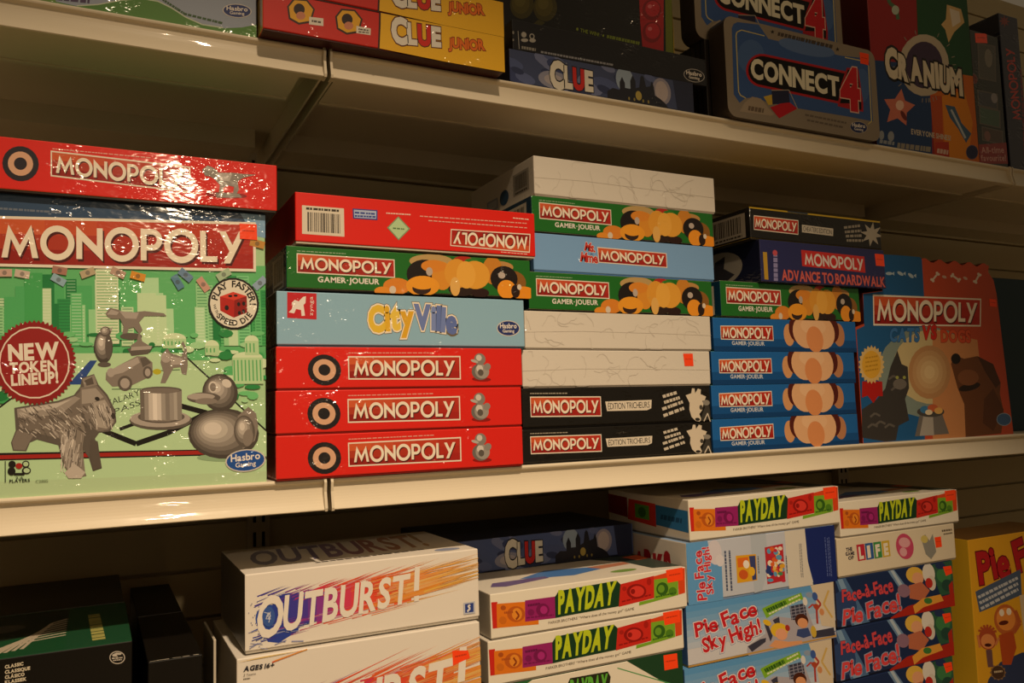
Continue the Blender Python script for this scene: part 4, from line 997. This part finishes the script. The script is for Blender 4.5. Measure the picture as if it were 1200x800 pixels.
# boxes of play money
PW = '#e4ddcc'
L6 = box('board_game_box', 'white game box with play money print and blue figure, uppermost left of the sideways box', .583, .984, -.3725, -.2985, 0, .27, PW, '#c9c0b0', '#d9d2c4', '#8d8578', 'card', 'white play money boxes')
F = Face(L6, 'front', [(-132.5, 485.5), (1120, 283.6), (1105, 36), (-132.5, 179)])
p = F.part('banknote_print', 'orange and red printed banknote')
p.poly([(-126, 231), (-84, 228), (-80, 400), (-120, 404)], '#c8281e').poly([(-90, 241), (104, 230), (101, 345), (190, 350), (190, 378), (-90, 400)], '#dc761c')
p.ell(-45, 268, 18, 16, '#a8501c').ell(40, 310, 60, 52, '#b85a1c').ell(46, 310, 34, 40, '#e08a2c').bars((-40, 300), (20, 296), 14, '#a8501c', 4, 3).ell(-50, 350, 26, 26, '#c86a1c').line([(40, 290), (60, 320), (40, 345)], 12, '#8a3c14')
p.done(); p = F.part('banknote_print', 'purple printed banknote')
p.poly([(102, 222), (300, 200), (302, 338), (100, 360)], '#952268').bars((120, 255), (200, 246), 16, '#5f1444', 5, 4).ell(218, 285, 44, 42, '#74184f').ell(140, 300, 22, 22, '#7a1a55').ell(225, 285, 24, 26, '#a82a78').bars((110, 335), (290, 318), 10, '#74184f', 8, 6)
p.done(); p = F.part('banknote_print', 'red printed banknote')
p.poly([(710, 132), (918, 84), (922, 220), (704, 272)], '#c92a1f').ell(812, 178, 60, 46, '#8f1814').ell(815, 178, 44, 34, '#d83a30').ell(790, 178, 14, 16, '#8f1814').bars((722, 240), (900, 200), 9, '#8f1814', 8, 2).ell(738, 160, 14, 14, '#a82018').ell(888, 120, 14, 22, '#a82018')
p.done(); p = F.part('banknote_print', 'green printed banknote')
p.poly([(914, 88), (1100, 40), (1104, 192), (1066, 202), (1060, 95), (920, 110)], '#d8481e')
p.poly([(918, 108), (1060, 92), (1064, 204), (828, 266), (830, 244), (920, 224)], '#7aa82c').ell(968, 165, 36, 40, '#34601c').ell(1030, 182, 24, 26, '#4f8022').ell(962, 165, 20, 24, '#6a9a2c').bars((930, 215), (1050, 190), 9, '#34601c', 6, 4)
p.done()
p = F.part('title_lettering', 'yellow green title on a dark green block')
p.poly([(298, 204), (322, 166), (690, 108), (714, 132), (704, 268), (366, 325), (300, 338)], '#183a22')
p.text('PAYDAY', (318, 306), (674, 246), (692, 118), (320, 172), '#b8c824', .055, .03)
p.done()
p = F.part('small_print', 'brown caption'); p.text("PARKER BROTHERS' “Where does all the money go?” GAME", (254, 378), (798, 292), (798, 276), (254, 361), '#5a4a38', .0, .1).done()
sticker(F, [(988, 52), (1086, 38), (1092, 114), (1000, 130)])
FT = Face(L6, 'top'); p = FT.part('top_picture', 'blurred blue figure and dark green corner')
p.poly([(.24, .70), (.42, .55), (.62, .62), (.66, .72), (.48, .80), (.36, .76)], '#4a78b8').poly([(.1, .72), (.36, .72), (.36, .78), (.12, .86), (.06, .82)], '#6a5a8a').poly([(.62, .62), (.84, .6), (.84, .68), (.66, .72)], '#b8785c').ell(.72, .86, .07, .04, '#7a9a4a').poly([(.72, 0), (1, 0), (1, .95), (.86, .9), (.84, .6), (.70, .3)], '#35423a').poly([(.90, .45), (1, .42), (1, .58), (.92, .6)], '#d8602c').done()
P1 = clone(L6, 'white game box with play money print directly under the upper left one', x0=.5765, z0=-.4455, z1=-.373, W=.396, group='white play money boxes')
PR = clone(L6, 'white game box with play money print on top of the sideways blue box', x0=.997, z0=-.2555, z1=-.1775, W=.394, group='white play money boxes')
Ft = Face(PR, 'left'); 
p = Ft.part('side_print', 'blue green and red printed banknotes on the side')
p.poly([(.62, .22), (.99, .26), (.99, .78), (.62, .72)], '#2c6a9c').bars((.68, .5), (.92, .52), .12, '#1c4468', 5, 3).poly([(.28, .16), (.62, .2), (.62, .78), (.26, .7)], '#b8301c').poly([(.36, .26), (.54, .28), (.54, .64), (.36, .62)], '#4f8a2c').ell(.45, .46, .05, .13, '#2f5a1c').poly([(0, .1), (.26, .14), (.26, .66), (0, .6)], '#7a1c14').done()
QB = clone(L6, 'shaded white game box with play money print on top of the right hand stack', x0=1.389, z0=-.285, z1=-.2105, W=.380, group='white play money boxes')
L8 = box('board_game_box', 'green topped white game box at the bottom of the play money stack', .576, .967, -.530, -.446, 0, .27, PW, '#c9c0b0', '#24452c', '#8d8578', 'card')
F = Face(L8, 'front', [(124, 1039), (949, 850), (942, 675), (118, 825)])
p = F.part('background_print', 'dark green corners'); p.poly([(690, 700), (945, 660), (949, 830), (860, 790)], '#1f4228').line([(680, 742), (900, 800)], 4, '#4f9a5a').poly([(118, 825), (330, 780), (250, 830), (120, 870)], '#2f6a3a').done()
p = F.part('title_lettering', 'green title'); p.poly([(465, 812), (480, 782), (640, 755), (652, 775), (640, 860), (470, 890)], '#2a2a1c').text('PAYDAY', (474, 880), (636, 846), (640, 768), (480, 795), '#5fae3c', .05, .03).done()
sticker(F, [(868, 694), (922, 686), (926, 740), (872, 750)])
filler('white game box at the foot of the play money stack', .578, .968, -.5305, PW)
L5 = box('board_game_box', 'dark blue castle printed game box lying far back on the play money box', .575, .984, -.298, -.2365, .165, .25, '#4a5884', '#20263c', '#1c2236', '#14182a', 'card')
F = Face(L5, 'front', [(0, 62), (409, 62), (409, 0), (0, 0)]); clue_print(F, lambda u, v: (u * 360 + 46, v * 62))
# pie games
PF1 = box('board_game_box', 'pale blue game box turned sideways under the play money box', .987, 1.372, -.369, -.256, 0, .27, '#bcc2d0', '#cdc6bc', '#8fa8c8', '#7a94b8', 'card')
F = Face(PF1, 'front', [(115, 390), (890, 272), (900, 0), (118, 85)])
p = F.part('background_print', 'blue left end and navy right end')
p.poly([(110, 60), (232, 60), (240, 130), (270, 180), (300, 190), (296, 400), (110, 400)], '#5f9ad0').ell(268, 130, 36, 62, '#cfcad4').ell(292, 170, 22, 30, '#d4d0d8').poly([(460, 0), (540, 0), (545, 200), (500, 320), (460, 330)], '#b0bac8').poly([(640, 0), (752, 0), (745, 150), (765, 300), (640, 330)], '#d2ccc0').poly([(746, -10), (910, -20), (900, 300), (772, 305), (748, 180)], '#1b2a6c')
p.done()
p = F.part('title_lettering', 'red title turned sideways')
p.text('Pie Face', (208, 362), (196, 120), (156, 128), (164, 366), '#c8283a', .03, .1, None, lambda i, n: (0, (.06 if i % 2 else -.04), 0, 1.05), '#e8d8dc', .03)
p.text('Sky High!', (246, 332), (236, 102), (204, 106), (212, 338), '#c8283a', .03, .1, None, lambda i, n: (0, (.05 if i % 2 else -.05), 0, 1.05), '#e8d8dc', .03)
p.done()
p = F.part('picture', 'yellow printed picture')
p.poly([(376, 148), (482, 140), (480, 268), (375, 282)], '#d8a024').poly([(384, 160), (440, 154), (440, 200), (384, 206)], '#d86a24').ell(428, 190, 16, 20, '#e8e0d4').poly([(445, 150), (478, 148), (476, 264), (455, 268)], '#3c4474').ell(410, 240, 24, 24, '#c85a24').ell(455, 225, 16, 22, '#e0b02c')
p.done(); p = F.part('picture', 'multicolour printed picture')
p.poly([(530, 108), (626, 90), (624, 270), (530, 288)], '#b82c34')
rnd = random.Random(12)
for k in range(46): p.ell(rnd.uniform(540, 615), rnd.uniform(112, 270), rnd.uniform(8, 17), rnd.uniform(8, 16), rnd.choice(['#d8a02c', '#2c3c7a', '#d8622c', '#e0d8c8', '#4a8a5a', '#c02c44', '#5a9ac0', '#e0b45c']), 0, 9)
p.done()
p = F.part('small_print', 'dark print turned sideways')
for x, n in ((320, 11), (343, 12)): p.bars((x, 318), (x + 2, 122), 9, '#4a5470', n, x)
for x in (490, 636): p.bars((x, 235), (x + 2, 150), 5, '#5a6070', 7, x)
for x in (708, 716): p.bars((x, 255), (x + 4, 90), 4, '#8a8a8a', 12, x)
for x in (842, 854, 862): p.bars((x, 250), (x + 4, 60), 4, '#5a6aa8', 12, x)
p.done()
Fl = Face(PF1, 'left'); p = Fl.part('side_lettering', 'dark red lettering on the side'); p.text('ARKS', (.36, .72), (.84, .72), (.82, .3), (.38, .36), '#9a1c24', .08, .02, None, lambda i, n: (0, (.08 if i % 2 else -.06), 0, 1.1), '#c8b4ac', .02).poly([(0, .7), (.5, .78), (.8, .92), (.8, 1), (0, 1)], '#4a564c').done()
PF2 = box('board_game_box', 'blue game box with red bouncing title and building print below the sideways box', .980, 1.360, -.4805, -.3695, 0, .27, '#c9cad2', '#3a5a8a', '#5d93c4', '#b08a4a', 'card', 'blue high building pie boxes')
F = Face(PF2, 'front', [(90, 720), (858, 570), (880, 285), (112, 405)])
p = F.part('background_print', 'blue fading sky and buildings')
for k in range(7):
    a, b = k / 10, (k + 1) / 10
    p.poly(sub([(90, 720), (858, 570), (880, 285), (112, 405)], 0, 1 - b, 1, 1 - a), mix('#5a96cc', '#c4c8d4', k / 7))
p.poly([(395, 640), (400, 612), (500, 548), (500, 500), (560, 460), (640, 470), (640, 410), (720, 395), (760, 560), (860, 540), (860, 600), (400, 660)], '#a8a4b0')
for pts in ([(500, 500), (515, 490), (535, 560), (520, 590)], [(545, 480), (580, 462), (580, 500), (560, 510)], [(640, 410), (720, 394), (722, 480), (640, 480)], [(402, 612), (470, 576), (500, 570), (495, 590), (420, 640)], [(735, 540), (850, 520), (852, 560), (735, 575)]): p.poly(pts, '#3a3a4c')
for k in range(4): p.line([(645 + k * 22, 408 - k * 4), (645 + k * 22, 480)], 4, '#8a8a9c').line([(640, 425 + k * 16), (720, 410 + k * 16)], 4, '#8a8a9c')
p.poly([(760, 300), (880, 285), (858, 520), (790, 510), (780, 400)], '#cfc0a8').line([(850, 330), (815, 400), (850, 470)], 10, '#c8a860').line([(770, 500), (775, 430), (800, 400), (770, 350)], 10, '#a83a30').line([(735, 420), (760, 400), (775, 430)], 8, '#b04034')
p.ell(748, 352, 18, 14, '#8a9ab4').ell(776, 360, 14, 22, '#3c5a9c').ell(722, 385, 12, 22, '#d8d4d0').ell(775, 412, 14, 14, '#a8442c').ell(800, 440, 12, 18, '#c88a5c')
p.line([(90, 712), (500, 630), (858, 562)], 8, '#b8904a')
p.done()
p = F.part('title_lettering', 'red bouncing title with white edge')
jj = lambda i, n: (0, [.02, .1, -.02, .06, -.04, .08, 0, .05, .1][i % 9], [-4, 3, -3, 5, -4, 2, -2, 4, 3][i % 9], 1.08)
p.text('Pie Face', (148, 562), (470, 448), (466, 384), (142, 500), '#c4232c', .032, .11, None, jj, '#ded8dc', .045, None, '#7a8ab0', .07)
p.text('Sky High!', (178, 640), (482, 540), (478, 476), (170, 578), '#c4232c', .032, .11, None, jj, '#ded8dc', .045, None, '#7a8ab0', .07)
p.done()
p = F.part('green_tag', 'green slanted tag'); p.poly([(498, 420), (560, 392), (708, 340), (715, 374), (640, 398), (515, 470)], '#7cae2c').bars((520, 432), (625, 388), 20, '#2f5a1c', 8, 3).bars((640, 378), (700, 352), 9, '#d8e0b8', 6, 2).bars((530, 448), (700, 374), 8, '#d8e0b8', 12, 5).done()
p = F.part('picture', 'two printed cartoon children')
p.ell(572, 532, 44, 38, '#dcb42c').ell(515, 492, 22, 14, '#dcb42c', 30).ell(580, 552, 30, 30, '#e0a07c').poly([(510, 612), (545, 580), (610, 590), (680, 585), (680, 600), (560, 625)], '#d89a6c')
p.ell(692, 482, 34, 34, '#4a2418').ell(695, 496, 26, 26, '#d8986c').poly([(655, 560), (665, 528), (720, 520), (730, 560), (690, 572)], '#3a4a7c').ell(745, 540, 14, 30, '#c8a83c').ell(615, 520, 12, 16, '#a8342c')
p.done()
PF3 = clone(PF2, 'blue game box with red bouncing title, at the frame edge with a price sticker', x0=.970, z0=-.592, z1=-.481, W=.375, group='blue high building pie boxes')
Fs = Face(PF3, 'front', [(104, 1054), (876, 858), (859, 572), (90, 735)]); 
sticker(Fs, [(806, 592), (848, 586), (850, 640), (808, 648)])
filler('blue game box at the foot of the middle pie stack', .970, 1.345, -.5925, '#5d93c4')
LI = box('board_game_box', 'cream game box with four coloured letter tiles on the right hand stack', 1.376, 1.750, -.3655, -.2855, 0, .27, '#d8ccb4', '#b0a48c', '#d8ccb4', '#8d8578', 'card')
F = Face(LI, 'front', [(70, 385), (528, 318), (530, 185), (78, 250)])
p = F.part('title_lettering', 'white letters on coloured tiles')
for k, (ch, c) in enumerate(zip('LIFE', ('#b8283c', '#2f5a9c', '#3c8a4a', '#c8a834'))):
    x = 146 + k * 31; y = 268 - k * 4.5
    p.poly([(x, y), (x + 29, y - 4), (x + 29, y + 52), (x, y + 57)], c).text(ch, (x + 6, y + 48), (x + 23 if ch != 'I' else x + 18, y + 45), (x + 23 if ch != 'I' else x + 18, y + 8), (x + 6, y + 11), '#e0d8c8', .06)
p.text('THE', (108, 292), (130, 288), (130, 276), (108, 280), '#3a3440', .05).text('GAME', (104, 306), (136, 302), (136, 291), (104, 295), '#3a3440', .05).text('OF', (112, 320), (132, 317), (132, 306), (112, 309), '#3a3440', .05)
p.done()
p = F.part('pink_mark', 'plain pink printed disc'); p.ell(326, 272, 34, 46, '#c0486a').ell(326, 258, 22, 18, '#d8a0a8').ell(318, 292, 14, 16, '#d8a0a8').done()
p = F.part('picture', 'grey and yellow printed blob'); p.poly([(392, 240), (410, 228), (425, 250), (440, 225), (448, 290), (425, 318), (405, 300)], '#8a8a84').ell(405, 245, 14, 14, '#c8b868').done()
p = F.part('small_print'); p.bars((478, 214), (520, 208), 7, '#6a5f50', 4, 3).bars((484, 226), (520, 220), 5, '#6a5f50', 4, 4).done()
sticker(F, [(446, 238), (472, 234), (473, 272), (448, 276)])
F1 = box('board_game_box', 'navy game box with pink title and cartoon child below the letter tile box', 1.364, 1.734, -.4665, -.366, 0, .27, '#1c2c52', '#3a2a24', '#1c2c52', '#141c34', 'card', 'navy pie boxes in the right hand stack')
F = Face(F1, 'front', [(65, 590), (522, 500), (527, 320), (68, 395)])
p = F.part('background_print', 'stage lights and green and red print')
p.poly([(70, 395), (110, 388), (190, 560), (120, 575)], '#4a6a94').poly([(80, 395), (98, 392), (160, 565), (130, 572)], '#7a98b8').poly([(275, 362), (300, 357), (345, 430), (330, 460)], '#6a88ac').poly([(285, 360), (296, 358), (335, 430), (325, 440)], '#a8b8c8').ell(95, 500, 50, 60, '#2c4270')
p.poly([(270, 545), (340, 500), (525, 450), (522, 520), (270, 560)], '#a8281c').poly([(440, 340), (527, 320), (524, 450), (470, 460)], '#2f5a44').ell(490, 380, 28, 30, '#3f7a4a').ell(500, 420, 22, 24, '#25473c').poly([(505, 420), (522, 400), (522, 480), (508, 490)], '#a8281c').ell(480, 342, 20, 14, '#27345c')
p.done()
p = F.part('title_lettering', 'pink red title')
p.text('Face-à-Face', (92, 482), (290, 444), (288, 396), (92, 440), '#c8444c', .03, .08, None, jj, '#3a2c50', .03)
p.text('Pie Face!', (88, 572), (314, 512), (312, 456), (92, 520), '#d04448', .03, .08, None, jj, '#8f98b4', .04)
p.done()
p = F.part('picture', 'printed cartoon child with white cream')
p.ell(378, 378, 34, 32, '#d8b04a').ell(388, 392, 22, 24, '#dca078').poly([(350, 420), (400, 405), (430, 440), (400, 480), (350, 470)], '#b86a4c').ell(330, 440, 24, 26, '#8a6a80').ell(432, 372, 24, 40, '#d8d4cc').ell(440, 410, 16, 30, '#cfc8bc').ell(430, 410, 14, 20, '#b82c24').poly([(360, 500), (400, 470), (470, 455), (480, 480), (400, 505), (365, 530)], '#d8983c').ell(420, 480, 16, 12, '#3f7a3c')
p.done()
sticker(F, [(490, 346), (522, 342), (524, 372), (498, 382)])
clone(F1, 'navy game box with pink title second from the top of its stack', x0=1.352, z0=-.572, z1=-.467, W=.368, group='navy pie boxes in the right hand stack')
clone(F1, 'navy game box with pink title cut off by the lower picture edge', x0=1.344, z0=-.6775, z1=-.5725, W=.368, group='navy pie boxes in the right hand stack')
filler('navy game box at the foot of the right hand stack', 1.344, 1.712, -.678, '#1c2c52')
Y = box('board_game_box', 'yellow upright game box with red title at the right of the bottom shelf', 1.795, 2.14, ZL, -.327, 0, .12, '#d8a024', '#c8a028', '#6a4a24', None, 'card')
F = Face(Y, 'front', [(600, 910), (980, 800), (940, 180), (588, 245)])
p = F.part('title_lettering', 'dark red bouncing title'); p.text('Pie Face!', (628, 408), (985, 290), (970, 190), (616, 306), '#b01c24', .04, .08, None, jj, '#6a1018', .03).done()
p = F.part('blue_label', 'grey blue slanted label'); p.poly([(606, 440), (788, 348), (790, 448), (618, 520)], '#4a5a74')
for k in range(3): p.bars((616 + k * 4, 462 + k * 22), (776, 382 + k * 22), 11, '#b8bcc4', 9, 3 + k)
p.done()
p = F.part('background_print', 'dark blue ground'); p.poly([(690, 720), (780, 680), (950, 660), (980, 800), (600, 910), (640, 790)], '#2f3a5c').poly([(780, 450), (940, 420), (960, 700), (800, 700)], '#c8b494').done()
p = F.part('picture', 'two printed orange cartoon figures')
p.ell(722, 548, 48, 62, '#b8622c').ell(722, 545, 38, 46, '#dc8a3c').ell(706, 520, 10, 14, '#e8dcc8').ell(735, 515, 10, 14, '#e8dcc8').ell(712, 560, 20, 9, '#5a2014', -12).poly([(690, 610), (750, 590), (760, 660), (735, 730), (700, 730)], '#b04a20').line([(750, 600), (778, 560), (760, 510)], 16, '#b0582c')
p.ell(645, 625, 36, 44, '#a84a28').ell(645, 635, 28, 30, '#d88a50').ell(645, 650, 14, 7, '#4a1a14').line([(612, 660), (606, 610)], 9, '#c87a48').line([(675, 650), (690, 620)], 9, '#c87a48').poly([(635, 670), (660, 668), (662, 740), (640, 740)], '#6a4a4c')
for a in range(7): p.line([(645, 600), (645 + 40 * math.cos(-.4 - a * .38), 610 + 42 * math.sin(-.4 - a * .38))], 9, '#a84a28')
p.done()
p = F.part('round_seal', 'brown round seal'); p.star(680, 762, 34, 28, 12, '#8a6a4a').ell(680, 762, 26, 27, '#4a3428').bars((664, 760), (698, 756), 8, '#c8b494', 4, 3).done()
# black upright boxes at the left
L1 = box('board_game_box', 'black upright game box with green patterned top at the left of the bottom shelf', -.25, .052, ZL, -.293, 0, .27, '#0d0b08', '#0a0907', '#1c4a30', None, 'card')
F = Face(L1, 'front', [(-727, 2432), (579, 2042), (592, 612), (-668, 787)])
p = F.part('small_print', 'cream word in four languages')
for txt, x1, y0, y1 in (('CLASSIC', 105, 738, 722), ('CLASSIQUE', 135, 761, 742), ('CLÁSICO', 110, 784, 769), ('KLASSIEK', 119, 806, 790)): p.text(txt, (22, y0), (x1, y1), (x1, y1 - 14), (22, y0 - 14), '#cfc4ac', .045, .08)
p.done()
p = F.part('maker_badge', 'white ring badge'); p.ell(524, 688, 35, 29, '#b8b0a4').ell(524, 688, 31, 25, '#0d0b08').poly([(500, 676), (520, 666), (545, 668), (540, 676), (520, 676), (528, 684), (505, 684)], '#b8b0a4').bars((500, 692), (548, 688), 6, '#b8b0a4', 4, 2).bars((506, 701), (544, 697), 5, '#b8b0a4', 4, 3).done()
F = Face(L1, 'top', [(0, 270), (302, 270), (302, 0), (0, 0)])
p = F.part('top_picture', 'dark picture with cream stripes')
p.poly([(0, 8), (222, 8), (222, 262), (0, 262)], '#1a2a20').poly([(0, 210), (120, 180), (222, 150), (222, 262), (0, 262)], '#174a2c')
for k in range(8): p.line([(108 + k * 9, 262 - k * 4), (140 + k * 7, 222 - k * 10), (180 + k * 3, 196 - k * 14), (221, 184 - k * 15)], 5, '#b8ac98') if k * 15 < 110 else None
p.ell(60, 150, 30, 34, '#5a5a54').ell(60, 150, 24, 28, '#2c2c28').ell(20, 215, 22, 26, '#6a6a62').ell(134, 100, 34, 24, '#4a4a44').ell(20, 90, 40, 20, '#3a3a36').ell(15, 255, 22, 12, '#8a8478')
p.done()
p = F.part('top_lettering', 'gold printed marks'); p.bars((262, 240), (256, 70), 16, '#a8a45c', 8, 3).done()
box('board_game_box', 'dark brown upright box standing behind the black and green one', -.25, .05, ZL, -.293, .275, .27, '#241e18', '#1c1813', '#2e2a20', None, 'card')
L2 = box('board_game_box', 'narrow plain black upright box with worn front edge on the bottom shelf', .071, .141, ZL, -.3245, 0, .29, '#0b0907', '#0a0806', '#110e0b', None, 'card')
F = Face(L2, 'top', [(0, 290), (70, 290), (70, 0), (0, 0)]); p = F.part('worn_edge', 'white worn edge')
for k, x in enumerate((3, 12, 20, 31, 44, 58)): p.line([(x, 288.5 - (k % 2)), (x + 11 - k % 3 * 2, 288.6)], 1.6 + k % 3 * .5, '#b8b0a0')
p.done()
box('board_game_box', 'narrow plain black box directly behind the worn black one', .071, .141, ZL, -.3245, .295, .27, '#0b0907', '#0a0806', '#110e0b', None, 'card')
